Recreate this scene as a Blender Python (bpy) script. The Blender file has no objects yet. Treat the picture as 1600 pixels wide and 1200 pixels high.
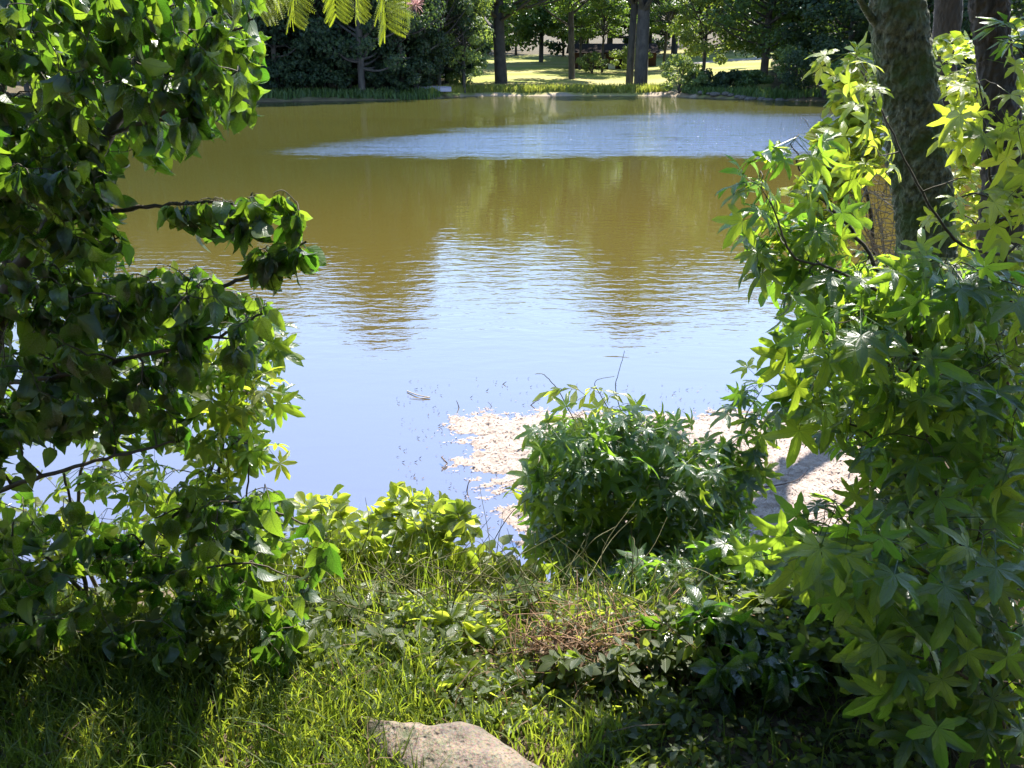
import bpy, math, random
import numpy as np
from mathutils import Vector, Matrix, noise

R = math.radians
D = bpy.data
scene = bpy.context.scene
COL = scene.collection
rng = np.random.default_rng(7)
random.seed(7)

# ------------------------------------------------------------------ camera, sky, sun, exposure
CAM = Vector((0, 0, 3.2))
PITCH = 21.7
FPX = 1256.0
cam_d = D.cameras.new("camera")
cam_d.sensor_width = 36
cam_d.lens = 36 * FPX / 1600
cam_d.clip_start = 0.05
cam_d.clip_end = 2000
cam = D.objects.new("camera", cam_d)
COL.objects.link(cam)
cam.location = CAM
cam.rotation_euler = (R(90 - PITCH), 0, 0)
scene.camera = cam

SUN_EL, SUN_AZ = 57.0, 28.0          # azimuth measured from the view direction towards the right
world = D.worlds.new("World")
scene.world = world
world.use_nodes = True
nt = world.node_tree
nt.nodes.clear()
sky = nt.nodes.new("ShaderNodeTexSky")
sky.sky_type = 'NISHITA'
sky.sun_disc = False
sky.sun_elevation = R(SUN_EL)
sky.sun_rotation = R(SUN_AZ)
sky.altitude = 100
sky.air_density = 1.3
sky.dust_density = 0.15
sky.ozone_density = 4.0
bg = nt.nodes.new("ShaderNodeBackground")
bg.inputs['Strength'].default_value = 0.12
wo = nt.nodes.new("ShaderNodeOutputWorld")
nt.links.new(sky.outputs[0], bg.inputs[0])
nt.links.new(bg.outputs[0], wo.inputs[0])

sun_d = D.lights.new("sun", 'SUN')
sun_d.energy = 5.0
sun_d.angle = R(0.5)
sun_d.color = (1.0, 0.95, 0.86)
sun = D.objects.new("sun", sun_d)
COL.objects.link(sun)
SUNDIR = Vector((math.sin(R(SUN_AZ)) * math.cos(R(SUN_EL)), math.cos(R(SUN_AZ)) * math.cos(R(SUN_EL)), math.sin(R(SUN_EL))))
sun.rotation_euler = SUNDIR.to_track_quat('Z', 'Y').to_euler()
sun.location = (20, 30, 60)

scene.view_settings.view_transform = 'Standard'
scene.view_settings.look = 'None'
scene.view_settings.exposure = 1.85
scene.view_settings.gamma = 1.0
scene.view_settings.use_curve_mapping = False
scene.cycles.max_bounces = 7
scene.cycles.transmission_bounces = 6
scene.cycles.diffuse_bounces = 4
scene.cycles.glossy_bounces = 3
scene.cycles.use_denoising = True
scene.cycles.sample_clamp_indirect = 5.0
scene.cycles.sample_clamp_direct = 12.0

# ------------------------------------------------------------------ helpers: pixels of the survey sketch -> places
cp, sp = math.cos(R(PITCH)), math.sin(R(PITCH))


def ray(px, py):
    xc, zc = (px - 800) / FPX, -(py - 600) / FPX
    return Vector((xc, cp + zc * sp, -sp + zc * cp))


def P(px, py, Y):
    d = ray(px, py)
    return CAM + d * (Y / d.y)


def G(px, py, z=0.0):
    d = ray(px, py)
    return CAM + d * ((z - CAM.z) / d.z)


def proj(v):
    """world (n,3) -> px, py, forward depth"""
    v = np.atleast_2d(np.asarray(v, float)) - np.array(CAM)
    f = v[:, 1] * cp - v[:, 2] * sp
    u = v[:, 1] * sp + v[:, 2] * cp
    f = np.where(np.abs(f) < 1e-4, 1e-4, f)
    return 800 + FPX * v[:, 0] / f, 600 - FPX * u / f, f


def in_poly(x, y, poly):
    inside = False
    n = len(poly)
    j = n - 1
    for i in range(n):
        xi, yi = poly[i]
        xj, yj = poly[j]
        if (yi > y) != (yj > y) and x < (xj - xi) * (y - yi) / (yj - yi) + xi:
            inside = not inside
        j = i
    return inside


def sst(a, b, x):
    t = np.clip((x - a) / (b - a), 0, 1)
    return t * t * (3 - 2 * t)


def vnoise(x, y, s=1.0, seed=0):
    """cheap smooth value noise for arrays"""
    x = np.asarray(x, float) / s + seed * 17.3
    y = np.asarray(y, float) / s + seed * 9.1
    xi, yi = np.floor(x), np.floor(y)
    fx, fy = x - xi, y - yi
    fx, fy = fx * fx * (3 - 2 * fx), fy * fy * (3 - 2 * fy)

    def h(a, b):
        v = np.sin(a * 127.1 + b * 311.7) * 43758.5453
        return v - np.floor(v)
    return (h(xi, yi) * (1 - fx) + h(xi + 1, yi) * fx) * (1 - fy) + (h(xi, yi + 1) * (1 - fx) + h(xi + 1, yi + 1) * fx) * fy


# ------------------------------------------------------------------ mesh builders
def np_mesh(name, verts, tris, mat=None, uv=None, face_attr=None, col=None, smooth=True, quads=False):
    k = 4 if quads else 3
    verts = np.asarray(verts, np.float32).reshape(-1, 3)
    tris = np.asarray(tris, np.int32).reshape(-1, k)
    me = D.meshes.new(name)
    me.vertices.add(len(verts))
    me.vertices.foreach_set("co", verts.ravel())
    me.loops.add(tris.size)
    me.loops.foreach_set("vertex_index", tris.ravel())
    me.polygons.add(len(tris))
    me.polygons.foreach_set("loop_start", np.arange(0, tris.size, k, dtype=np.int32))
    me.update(calc_edges=True)
    if uv is not None:
        l = me.uv_layers.new(name="UVMap")
        l.data.foreach_set("uv", np.asarray(uv, np.float32)[tris.ravel()].ravel())
    if face_attr is not None:
        a = me.attributes.new("lr", 'FLOAT', 'FACE')
        a.data.foreach_set("value", np.asarray(face_attr, np.float32))
    if col is not None:
        a = me.attributes.new("gcol", 'FLOAT_COLOR', 'POINT')
        c = np.ones((len(verts), 4), np.float32)
        c[:, :3] = col
        a.data.foreach_set("color", c.ravel())
    me.polygons.foreach_set("use_smooth", np.full(len(tris), bool(smooth)))
    if mat:
        me.materials.append(mat)
    me.update()
    return me


def link(name, data, parent=None, loc=None, **props):
    o = D.objects.new(name, data)
    COL.objects.link(o)
    if parent is not None:
        o.parent = parent
    if loc is not None:
        o.location = loc
    for k, v in props.items():
        if v is not None:
            o[k] = v
    return o


def empty(name, loc, label, cat, group=None):
    o = D.objects.new(name, None)
    COL.objects.link(o)
    o.location = loc
    o.empty_display_size = 0.2
    o['label'] = label
    o['category'] = cat
    if group:
        o['group'] = group
    return o


class Tubes:
    """collects tapered tubes into one mesh"""

    def __init__(self):
        self.v, self.f, self.n = [], [], 0

    def add(self, pts, radii, sides=5, cap=False):
        pts = np.asarray([tuple(p) for p in pts], float)
        m = len(pts)
        radii = np.interp(np.linspace(0, 1, m), np.linspace(0, 1, len(radii)), radii)
        t = np.gradient(pts, axis=0)
        t /= np.linalg.norm(t, axis=1, keepdims=True) + 1e-9
        ref = np.array([0.31, 0.17, 0.93]) if abs(t[0][2]) < 0.9 else np.array([0.95, 0.2, 0.1])
        a = np.cross(t, ref)
        a /= np.linalg.norm(a, axis=1, keepdims=True) + 1e-9
        b = np.cross(t, a)
        ang = np.arange(sides) * 2 * math.pi / sides
        ring = pts[:, None, :] + radii[:, None, None] * (np.cos(ang)[None, :, None] * a[:, None, :] + np.sin(ang)[None, :, None] * b[:, None, :])
        self.v.append(ring.reshape(-1, 3))
        i = np.arange(m - 1)[:, None] * sides
        j = np.arange(sides)[None, :]
        j2 = (j + 1) % sides
        q = np.stack([i + j, i + j2, i + sides + j2, i + sides + j], -1).reshape(-1, 4) + self.n
        self.f.append(q)
        self.n += m * sides

    def mesh(self, name, mat, offset=(0, 0, 0)):
        v = np.concatenate(self.v) - np.asarray(offset, float)
        return np_mesh(name, v, np.concatenate(self.f), mat, quads=True)


def smooth_path(pts, sub=8):
    pts = [Vector(p) for p in pts]
    if len(pts) < 3:
        return [pts[0].lerp(pts[-1], i / sub) for i in range(sub + 1)]
    ext = [pts[0] * 2 - pts[1]] + pts + [pts[-1] * 2 - pts[-2]]
    out = []
    for i in range(1, len(ext) - 2):
        p0, p1, p2, p3 = ext[i - 1:i + 3]
        for k in range(sub):
            t = k / sub
            out.append(0.5 * ((2 * p1) + (p2 - p0) * t + (2 * p0 - 5 * p1 + 4 * p2 - p3) * t * t + (3 * p1 - p0 - 3 * p2 + p3) * t ** 3))
    out.append(pts[-1])
    return out


# ------------------------------------------------------------------ materials
def new_mat(name):
    m = D.materials.new(name)
    m.use_nodes = True
    m.node_tree.nodes.clear()
    return m, m.node_tree


class N:
    def __init__(self, nt):
        self.nt = nt

    def __call__(self, typ, ins=None, **attrs):
        n = self.nt.nodes.new(typ)
        for k, v in attrs.items():
            setattr(n, k, v)
        for k, v in (ins or {}).items():
            s = n.inputs[k]
            if isinstance(v, bpy.types.NodeSocket):
                self.nt.links.new(v, s)
            else:
                s.default_value = v
        return n

    def math(self, op, a, b=0.0, c=0.0):
        return self("ShaderNodeMath", {0: a, 1: b, 2: c}, operation=op).outputs[0]

    def mix(self, f, a, b, blend='MIX'):
        n = self("ShaderNodeMix", data_type='RGBA', blend_type=blend)
        for s, v in ((n.inputs[0], f), (n.inputs[6], a), (n.inputs[7], b)):
            if isinstance(v, bpy.types.NodeSocket):
                self.nt.links.new(v, s)
            else:
                s.default_value = v if not isinstance(v, tuple) else (*v[:3], 1)
        return n.outputs[2]

    def ramp(self, f, stops):
        n = self("ShaderNodeValToRGB", {0: f})
        e = n.color_ramp.elements
        while len(e) < len(stops):
            e.new(0.5)
        for el, (p, c) in zip(e, stops):
            el.position = p
            el.color = (*c, 1) if isinstance(c, tuple) else (c, c, c, 1)
        return n.outputs[0]

    def noise(self, vec, scale, detail=4, rough=0.55, dist=0.0):
        return self("ShaderNodeTexNoise", {'Vector': vec, 'Scale': scale, 'Detail': detail, 'Roughness': rough, 'Distortion': dist}).outputs[0]


def leaf_mat(name, ca, cb, ta, tb, rough=0.42, tw=0.45, vein=9.0, spec=0.5):
    m, t = new_mat(name)
    n = N(t)
    oi = n("ShaderNodeObjectInfo").outputs['Random']
    at = n("ShaderNodeAttribute", attribute_name="lr").outputs['Fac']
    rnd = n.math('FRACT', n.math('ADD', oi, at))
    rnd2 = n.math('FRACT', n.math('MULTIPLY', rnd, 7.31))
    uv = n("ShaderNodeUVMap").outputs[0]
    sx = n("ShaderNodeSeparateXYZ", {0: uv})
    u, v = n.math('ABSOLUTE', sx.outputs[0]), sx.outputs[1]
    mid = n("ShaderNodeMapRange", {0: u, 1: 0.0, 2: 0.09, 3: 1.0, 4: 0.0}).outputs[0]
    side = n.math('SINE', n.math('MULTIPLY', n.math('SUBTRACT', v, n.math('MULTIPLY', u, 0.28)), vein * 6.283))
    sv = n("ShaderNodeMapRange", {0: side, 1: 0.86, 2: 1.0, 3: 0.0, 4: 0.6}).outputs[0]
    veins = n.math('MAXIMUM', mid, sv)
    geo = n("ShaderNodeNewGeometry")
    pos = n("ShaderNodeTexCoord").outputs['Object']
    blot = n.noise(pos, 30.0, 3)
    if not name.startswith('far'):
        ca, cb = tuple(c * .38 for c in ca), tuple(c * .45 for c in cb)
    base = n.mix(rnd, ca, cb)
    base = n.mix(n.math('MULTIPLY', veins, 0.5), base, tuple(min(1, c * 2.2) for c in cb))
    base = n.mix(n("ShaderNodeMapRange", {0: blot, 1: 0.62, 2: 0.75, 3: 0.0, 4: 0.3}).outputs[0], base, tuple(c * 0.8 + 0.02 for c in ca))
    # paler underside
    base = n.mix(n.math('MULTIPLY', geo.outputs['Backfacing'], 0.35), base, tuple(c * 1.3 + 0.03 for c in cb))
    tr = n.mix(rnd2, ta, tb)
    tr = n.mix(n.math('MULTIPLY', veins, 0.62), tr, tuple(c * 0.45 for c in ta))
    hgt = n.math('SUBTRACT', n.math('MULTIPLY', side, 0.25), veins)
    bump = n("ShaderNodeBump", {'Height': hgt, 'Strength': 0.35, 'Distance': 0.002}).outputs[0]
    rg = n.math('ADD', n.math('MULTIPLY', blot, 0.2), n.math('ADD', n.math('MULTIPLY', geo.outputs['Backfacing'], 0.2), rough - 0.1))
    pr = n("ShaderNodeBsdfPrincipled", {'Base Color': base, 'Roughness': rg, 'Normal': bump, 'Specular IOR Level': spec})
    tl = n("ShaderNodeBsdfTranslucent", {'Color': tr})
    mx = n("ShaderNodeMixShader", {0: tw, 1: pr.outputs[0], 2: tl.outputs[0]})
    n("ShaderNodeOutputMaterial", {0: mx.outputs[0]})
    return m


def bark_mat(name, ca, cb, cc, scale=40.0, bump=0.6, stretch=0.45, dist=0.01):
    m, t = new_mat(name)
    n = N(t)
    pos = n("ShaderNodeTexCoord").outputs['Object']
    mp = n("ShaderNodeMapping", {'Vector': pos, 'Scale': (1, 1, stretch)}).outputs[0]
    a = n.noise(mp, scale, 6, 0.65)
    b = n("ShaderNodeTexVoronoi", {'Vector': mp, 'Scale': scale * 1.2}).outputs['Distance']
    c = n.noise(pos, scale * 0.12, 4)
    base = n.mix(n.ramp(a, [(0.35, 0.0), (0.65, 1.0)]), ca, cb)
    base = n.mix(n.ramp(c, [(0.45, 0.0), (0.62, 1.0)]), base, cc)
    h = n.math('ADD', a, n.math('MULTIPLY', b, 0.7))
    bp = n("ShaderNodeBump", {'Height': h, 'Strength': bump, 'Distance': dist}).outputs[0]
    pr = n("ShaderNodeBsdfPrincipled", {'Base Color': base, 'Roughness': 0.85, 'Normal': bp, 'Specular IOR Level': 0.3})
    n("ShaderNodeOutputMaterial", {0: pr.outputs[0]})
    return m


def plain_mat(name, ca, cb, scale=20.0, rough=0.8, bump=0.3, dist=0.01, spec=0.3):
    m, t = new_mat(name)
    n = N(t)
    pos = n("ShaderNodeTexCoord").outputs['Object']
    a = n.noise(pos, scale, 6, 0.6)
    oi = n("ShaderNodeObjectInfo").outputs['Random']
    at = n("ShaderNodeAttribute", attribute_name="lr").outputs['Fac']
    rnd = n.math('FRACT', n.math('ADD', oi, at))
    base = n.mix(n.math('MULTIPLY', n.math('ADD', n.ramp(a, [(0.35, 0.0), (0.68, 1.0)]), rnd), 0.5), ca, cb)
    bp = n("ShaderNodeBump", {'Height': a, 'Strength': bump, 'Distance': dist}).outputs[0]
    pr = n("ShaderNodeBsdfPrincipled", {'Base Color': base, 'Roughness': rough, 'Normal': bp, 'Specular IOR Level': spec})
    n("ShaderNodeOutputMaterial", {0: pr.outputs[0]})
    return m


M = {}
M['ovate'] = leaf_mat('dark ovate leaf', (.032, .070, .020), (.060, .110, .026), (.09, .26, .015), (.34, .50, .03), rough=.27, tw=.38, spec=.8)
M['star'] = leaf_mat('sweetgum leaf', (.035, .085, .028), (.065, .130, .032), (.20, .44, .03), (.50, .66, .04), rough=.30, tw=.43, spec=.6, vein=5)
M['young'] = leaf_mat('young yellow green leaf', (.11, .16, .03), (.18, .23, .04), (.36, .52, .03), (.60, .66, .05), rough=.36, tw=.5)
M['bush'] = leaf_mat('light green leaf', (.07, .12, .03), (.12, .17, .04), (.42, .56, .04), (.60, .66, .06), rough=.36, tw=.5, spec=.7)
M['cover'] = leaf_mat('ground cover leaf', (.05, .09, .02), (.10, .13, .03), (.24, .36, .03), (.42, .48, .05), rough=.5, tw=.42)
M['dry'] = leaf_mat('dry brown leaf', (.16, .09, .045), (.30, .20, .11), (.25, .14, .05), (.30, .2, .08), rough=.7, tw=.25)
M['grass'] = leaf_mat('grass blade', (.06, .11, .02), (.13, .18, .03), (.30, .44, .03), (.50, .55, .05), rough=.45, tw=.45, vein=.1)
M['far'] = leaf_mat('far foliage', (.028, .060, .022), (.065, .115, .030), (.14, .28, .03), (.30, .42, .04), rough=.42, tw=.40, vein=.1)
M['farshaded'] = leaf_mat('far foliage shaded', (.011, .024, .016), (.034, .060, .024), (.05, .11, .02), (.16, .25, .03), rough=.5, tw=.30, spec=.25, vein=.1)  # darker copy of the far foliage, shade put into its colours
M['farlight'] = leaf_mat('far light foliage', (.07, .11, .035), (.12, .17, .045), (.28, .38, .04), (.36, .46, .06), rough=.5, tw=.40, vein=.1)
M['mimosa'] = leaf_mat('mimosa leaflet', (.10, .16, .03), (.14, .20, .03), (.50, .62, .03), (.60, .66, .04), rough=.5, tw=.5, vein=.1)
M['reed'] = leaf_mat('yellow green reed', (.30, .36, .06), (.46, .46, .10), (.40, .52, .05), (.60, .60, .10), rough=.5, tw=.4, vein=.1)
M['bark'] = bark_mat('mossy grey bark', (.035, .040, .024), (.24, .25, .16), (.085, .12, .04), 60, 1.0, .6, .02)
M['darkbark'] = bark_mat('dark furrowed bark', (.020, .018, .015), (.085, .075, .06), (.05, .045, .035), 30, 1.0, .35, .02)
M['farbark'] = bark_mat('far bark', (.035, .032, .03), (.09, .08, .07), (.06, .055, .05), 4, .8, .3, .05)
M['twig'] = plain_mat('twig bark', (.035, .03, .02), (.09, .075, .05), 60, .7)
M['greentwig'] = plain_mat('green stem', (.06, .08, .025), (.14, .12, .05), 60, .6)
M['deadtwig'] = plain_mat('bleached dead wood', (.20, .16, .11), (.42, .35, .26), 50, .8)
M['vine'] = plain_mat('dry brown vine', (.16, .09, .05), (.34, .21, .12), 50, .8)
M['stick'] = plain_mat('dark wet stick', (.05, .035, .03), (.14, .10, .08), 40, .6)
M['pink'] = plain_mat('pink silk', (.65, .30, .32), (.80, .55, .5), 60, .8)
M['boat'] = plain_mat('weathered grey aluminium', (.22, .20, .23), (.36, .33, .38), 3, .5)


def rock_material(name, ca, cb, cc):
    m, t = new_mat(name)
    n = N(t)
    pos = n("ShaderNodeTexCoord").outputs['Object']
    a = n.noise(pos, 9, 8, .65)
    f = n.noise(pos, 120, 3, .6)
    sp_ = n("ShaderNodeTexVoronoi", {'Vector': pos, 'Scale': 260.0}).outputs['Color']
    base = n.mix(n.ramp(a, [(.38, 0.), (.62, 1.)]), ca, cb)
    base = n.mix(n.ramp(f, [(.5, 0.), (.62, .8)]), base, cc)
    base = n.mix(0.18, base, sp_, 'OVERLAY')
    moss = n.noise(pos, 5.5, 5, .7)
    base = n.mix(n.ramp(moss, [(.56, 0.), (.66, .75)]), base, (.05, .065, .022))
    pit = n("ShaderNodeTexVoronoi", {'Vector': pos, 'Scale': 48.0}).outputs['Distance']
    ck = n("ShaderNodeMapRange", {0: pit, 1: .05, 2: .35, 3: .5, 4: 0.0}).outputs[0]
    h = n.math('SUBTRACT', n.math('ADD', a, n.math('MULTIPLY', f, .5)), ck)
    bp = n("ShaderNodeBump", {'Height': h, 'Strength': .8, 'Distance': .01}).outputs[0]
    pr = n("ShaderNodeBsdfPrincipled", {'Base Color': base, 'Roughness': .85, 'Normal': bp})
    n("ShaderNodeOutputMaterial", {0: pr.outputs[0]})
    return m


M['rock'] = rock_material('tan grey rock', (.10, .078, .058), (.19, .145, .105), (.06, .052, .04))
M['farrock'] = rock_material('grey shore rock', (.07, .06, .055), (.14, .125, .11), (.04, .038, .035))


def ground_material():
    m, t = new_mat('ground soil and lawn')
    n = N(t)
    col = n("ShaderNodeAttribute", attribute_name="gcol").outputs['Color']
    pos = n("ShaderNodeTexCoord").outputs['Object']
    a = n.noise(pos, 1.3, 8, .65)
    b = n.noise(pos, 38, 6, .7)
    c = n.noise(pos, 260, 3, .6)
    base = n.mix(n.ramp(a, [(.35, 0.), (.7, .55)]), col, (.30, .24, .14), 'MIX')
    base = n.mix(.75, col, base)
    base = n.mix(n.ramp(b, [(.3, .7), (.7, .0)]), base, (.03, .025, .018))
    base = n.mix(n.ramp(c, [(.55, .0), (.75, .5)]), base, (.26, .20, .13))
    h = n.math('ADD', b, n.math('MULTIPLY', c, .5))
    bp = n("ShaderNodeBump", {'Height': h, 'Strength': .8, 'Distance': .02}).outputs[0]
    pr = n("ShaderNodeBsdfPrincipled", {'Base Color': base, 'Roughness': .95, 'Normal': bp, 'Specular IOR Level': .15})
    n("ShaderNodeOutputMaterial", {0: pr.outputs[0]})
    return m


def sandbar_material():
    m, t = new_mat('pale dried mud and litter')
    n = N(t)
    pos = n("ShaderNodeTexCoord").outputs['Object']
    z = n("ShaderNodeSeparateXYZ", {0: pos}).outputs[2]
    a = n.noise(pos, 5, 6, .65)
    mp = n("ShaderNodeMapping", {'Vector': pos, 'Scale': (1, 1.6, 1)}).outputs[0]
    b = n.noise(mp, 34, 6, .75, 1.2)
    c = n.noise(mp, 110, 4, .65)
    base = n.mix(n.ramp(a, [(.35, 0.), (.65, 1.)]), (.42, .33, .28), (.30, .23, .19))
    base = n.mix(n.ramp(b, [(.36, .75), (.52, .0)]), base, (.19, .125, .085))
    base = n.mix(n.ramp(c, [(.52, .0), (.66, .7)]), base, (.58, .50, .46))
    wet = n("ShaderNodeMapRange", {0: z, 1: 0.0, 2: 0.012, 3: 0.45, 4: 0.0}).outputs[0]
    base = n.mix(wet, base, (.24, .17, .13))
    h = n.math('ADD', b, n.math('MULTIPLY', c, .5))
    bp = n("ShaderNodeBump", {'Height': h, 'Strength': .9, 'Distance': .02}).outputs[0]
    pr = n("ShaderNodeBsdfPrincipled", {'Base Color': base, 'Roughness': .7, 'Normal': bp, 'Specular IOR Level': .3})
    n("ShaderNodeOutputMaterial", {0: pr.outputs[0]})
    return m


def water_material():
    m, t = new_mat('muddy pond water')
    n = N(t)
    pos = n("ShaderNodeTexCoord").outputs['Object']
    xyz = n("ShaderNodeSeparateXYZ", {0: pos})
    x, y = xyz.outputs[0], xyz.outputs[1]
    big = n.noise(n("ShaderNodeMapping", {'Vector': pos, 'Scale': (.10, .22, 1)}).outputs[0], 1.0, 3, .6)
    # wind streak: starts as a point on the left 31 m out and widens to the right
    yw = n.math('ADD', y, n.math('MULTIPLY', n.math('SUBTRACT', big, .5), 14.0))
    far_edge = n.math('ADD', 33.0, n.math('MULTIPLY', n.math('MAXIMUM', n.math('ADD', x, 10.0), 0.0), 1.25))
    far_edge = n.math('MINIMUM', far_edge, 58.0)
    near_in = n("ShaderNodeMapRange", {0: n.math('ADD', y, n.math('MULTIPLY', n.math('SUBTRACT', n.noise(n("ShaderNodeMapping", {'Vector': pos, 'Scale': (.35, .35, 1)}).outputs[0], 1.0, 6, .7), .5), 7.0)), 1: 29.5, 2: 33.5, 3: 0.0, 4: 1.0}, interpolation_type='SMOOTHSTEP').outputs[0]
    far_out = n("ShaderNodeMapRange", {0: n.math('SUBTRACT', yw, far_edge), 1: -6.0, 2: 6.0, 3: 1.0, 4: 0.0}, interpolation_type='SMOOTHSTEP').outputs[0]
    left_in = n("ShaderNodeMapRange", {0: x, 1: -12.0, 2: -5.0, 3: 0.0, 4: 1.0}, interpolation_type='SMOOTHSTEP').outputs[0]
    wind = n.math('MULTIPLY', n.math('MULTIPLY', near_in, far_out), left_in)
    # a lighter breeze over the far third
    far_b = n("ShaderNodeMapRange", {0: yw, 1: 50.0, 2: 62.0, 3: 0.0, 4: 0.33}).outputs[0]
    right_in = n("ShaderNodeMapRange", {0: x, 1: -14.0, 2: 4.0, 3: 0.15, 4: 1.0}).outputs[0]
    far_b = n.math('MULTIPLY', far_b, right_in)
    # soft ripples across the middle water, 7 to 17 m out
    mid_r = n.math('MULTIPLY', n("ShaderNodeMapRange", {0: y, 1: 8.0, 2: 11.0, 3: 0.0, 4: 1.0}).outputs[0],
                   n("ShaderNodeMapRange", {0: y, 1: 13.0, 2: 18.0, 3: 1.0, 4: .12}).outputs[0])
    m1 = n("ShaderNodeMapping", {'Vector': pos, 'Scale': (.42, 1.0, 1)}).outputs[0]
    w1 = n.noise(m1, 5.0, 2, .5, .4)
    w2 = n.noise(n("ShaderNodeMapping", {'Vector': pos, 'Scale': (.6, 1.0, 1), 'Rotation': (0, 0, .3)}).outputs[0], 16.0, 2, .55)
    w0 = n.noise(m1, .8, 2, .5)
    sn_ = n.noise(n("ShaderNodeMapping", {'Vector': pos, 'Scale': (.22, 1.1, 1)}).outputs[0], 1.0, 5, .7)
    streak = n("ShaderNodeMapRange", {0: sn_, 1: .36, 2: .60, 3: .25, 4: 1.25}).outputs[0]
    h_calm = n.math('ADD', n.math('MULTIPLY', w1, .0016), n.math('MULTIPLY', w0, .0035))
    h_mid = n.math('MULTIPLY', n.math('MULTIPLY', n.math('ADD', w1, n.math('MULTIPLY', w2, .25)), mid_r), .0085)
    h_wind = n.math('MULTIPLY', n.math('ADD', n.math('MULTIPLY', w1, .085), n.math('MULTIPLY', w2, .034)), n.math('MULTIPLY', n.math('ADD', wind, far_b), streak))
    h = n.math('ADD', n.math('ADD', h_calm, h_mid), h_wind)
    bp = n("ShaderNodeBump", {'Height': h, 'Strength': 1.0, 'Distance': 1.0}).outputs[0]
    mud = n.noise(pos, .25, 4, .6)
    turbid = n("ShaderNodeMapRange", {0: n.math('SUBTRACT', y, n.math('MULTIPLY', x, .8)), 1: 12.0, 2: 34.0, 3: 0.0, 4: 1.0}, interpolation_type='SMOOTHSTEP').outputs[0]
    base = n.mix(turbid, (.080, .060, .013), (.040, .041, .010))
    base = n.mix(n.math('MULTIPLY', mud, .3), base, (.066, .060, .014))
    shallow = n("ShaderNodeMapRange", {0: y, 1: 12.0, 2: 4.5, 3: 0.0, 4: 1.0}, interpolation_type='SMOOTHSTEP').outputs[0]
    base = n.mix(shallow, base, (.075, .058, .045))
    dif = n("ShaderNodeBsdfDiffuse", {'Color': base})
    gl = n("ShaderNodeBsdfGlossy", {'Color': (.86, .87, 1, 1), 'Roughness': n.math('ADD', .010, n.math('MULTIPLY', wind, .02)), 'Normal': bp}, distribution='BECKMANN')
    fr = n("ShaderNodeFresnel", {'IOR': 4.0, 'Normal': bp}).outputs[0]
    fr = n.math('ADD', fr, n.math('MULTIPLY', wind, .30))
    fr = n.math('MINIMUM', fr, n.math('ADD', .55, n.math('MULTIPLY', wind, .38)))
    mx = n("ShaderNodeMixShader", {0: fr, 1: dif.outputs[0], 2: gl.outputs[0]})
    n("ShaderNodeOutputMaterial", {0: mx.outputs[0]})
    return m


M['ground'] = ground_material()
M['sandbar'] = sandbar_material()
M['water'] = water_material()

# ------------------------------------------------------------------ setting: ground, water, sandbar
YF = ([-300, -70, -40, -26, -8, -5, 0, 17, 19, 31, 40, 50, 60, 300], [30, 60, 72, 77, 83, 91, 92, 92, 87, 77, 66, 50, 30, 20])
YN = ([-300, -70, -30, -6, -3, 0, 1, 2.5, 4, 8, 20, 40, 60, 300], [40, 30, 10, 5.2, 4.5, 4.3, 4.5, 5.0, 7.0, 11, 16, 25, 30, 40])


def hfun(x, y):
    x, y = np.asarray(x, float), np.asarray(y, float)
    wob = (vnoise(x, y, 3.0, 1) - .5) * 1.4 * np.clip(y / 40, 0, 1) + (vnoise(x, y, .6, 2) - .5) * .25
    sf = np.interp(x, *YF) - y
    sn = y - np.interp(x, *YN)
    s = np.minimum(sf, sn) + wob
    near = .72 * sst(0, 1.5, -s) + .83 * sst(.9, 2.5, -s) + .004 * np.maximum(-s - 2.4, 0) + (vnoise(x, y, .35, 3) - .5) * .05 * sst(0, .5, -s)
    d = -s
    far = .35 * sst(0, .9, d) + .052 * np.maximum(d - .5, 0) + .0011 * np.maximum(d - 60, 0) ** 1.5 + (vnoise(x, y, 7, 4) - .5) * .3 * sst(0, 6, d)
    pond = -.04 - .25 * np.clip(s, 0, 4)
    land = np.where(sn < sf, near, far)
    return np.where(s > 0, pond, land)


def H(x, y):
    return float(hfun(np.array([x]), np.array([y]))[0])


def P_arr(px, py, Y):
    xc, zc = (px - 800) / FPX, -(py - 600) / FPX
    dy, dz = cp + zc * sp, -sp + zc * cp
    return np.stack([xc * Y / dy, Y, CAM.z + dz * Y / dy], 1)


def in_poly_arr(x, y, poly):
    ins = np.zeros(x.shape, bool)
    for i in range(len(poly)):
        x1, y1 = poly[i]
        x2, y2 = poly[(i + 1) % len(poly)]
        ins ^= ((y1 > y) != (y2 > y)) & (x < (x2 - x1) * (y - y1) / (y2 - y1 + 1e-12) + x1)
    return ins


def sample_volume(poly, y0, y1, n, zlo=-.02, zhi=1e9, holes=()):
    """n points inside the polygon's frustum between two distances and two heights above ground"""
    q = np.array(poly, float)
    out = []
    got = 0
    for _ in range(60):
        m = max(n * 4, 400)
        a, b = rng.uniform(q[:, 0].min(), q[:, 0].max(), m), rng.uniform(q[:, 1].min(), q[:, 1].max(), m)
        ok = in_poly_arr(a, b, poly)
        for hx, hy, hr in holes:
            ok &= (a - hx) ** 2 + (b - hy) ** 2 > hr * hr
        p = P_arr(a[ok], b[ok], rng.uniform(y0, y1, ok.sum()))
        h = hfun(p[:, 0], p[:, 1])
        p = p[(p[:, 2] > h + zlo) & (p[:, 2] < h + zhi)]
        out.append(p)
        got += len(p)
        if got >= n:
            break
    return np.concatenate(out)[:n]


def axis(parts):
    out = []
    for a, b, st in parts:
        out.append(np.arange(a, b, st))
    return np.concatenate(out + [np.array([parts[-1][1]])])


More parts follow.
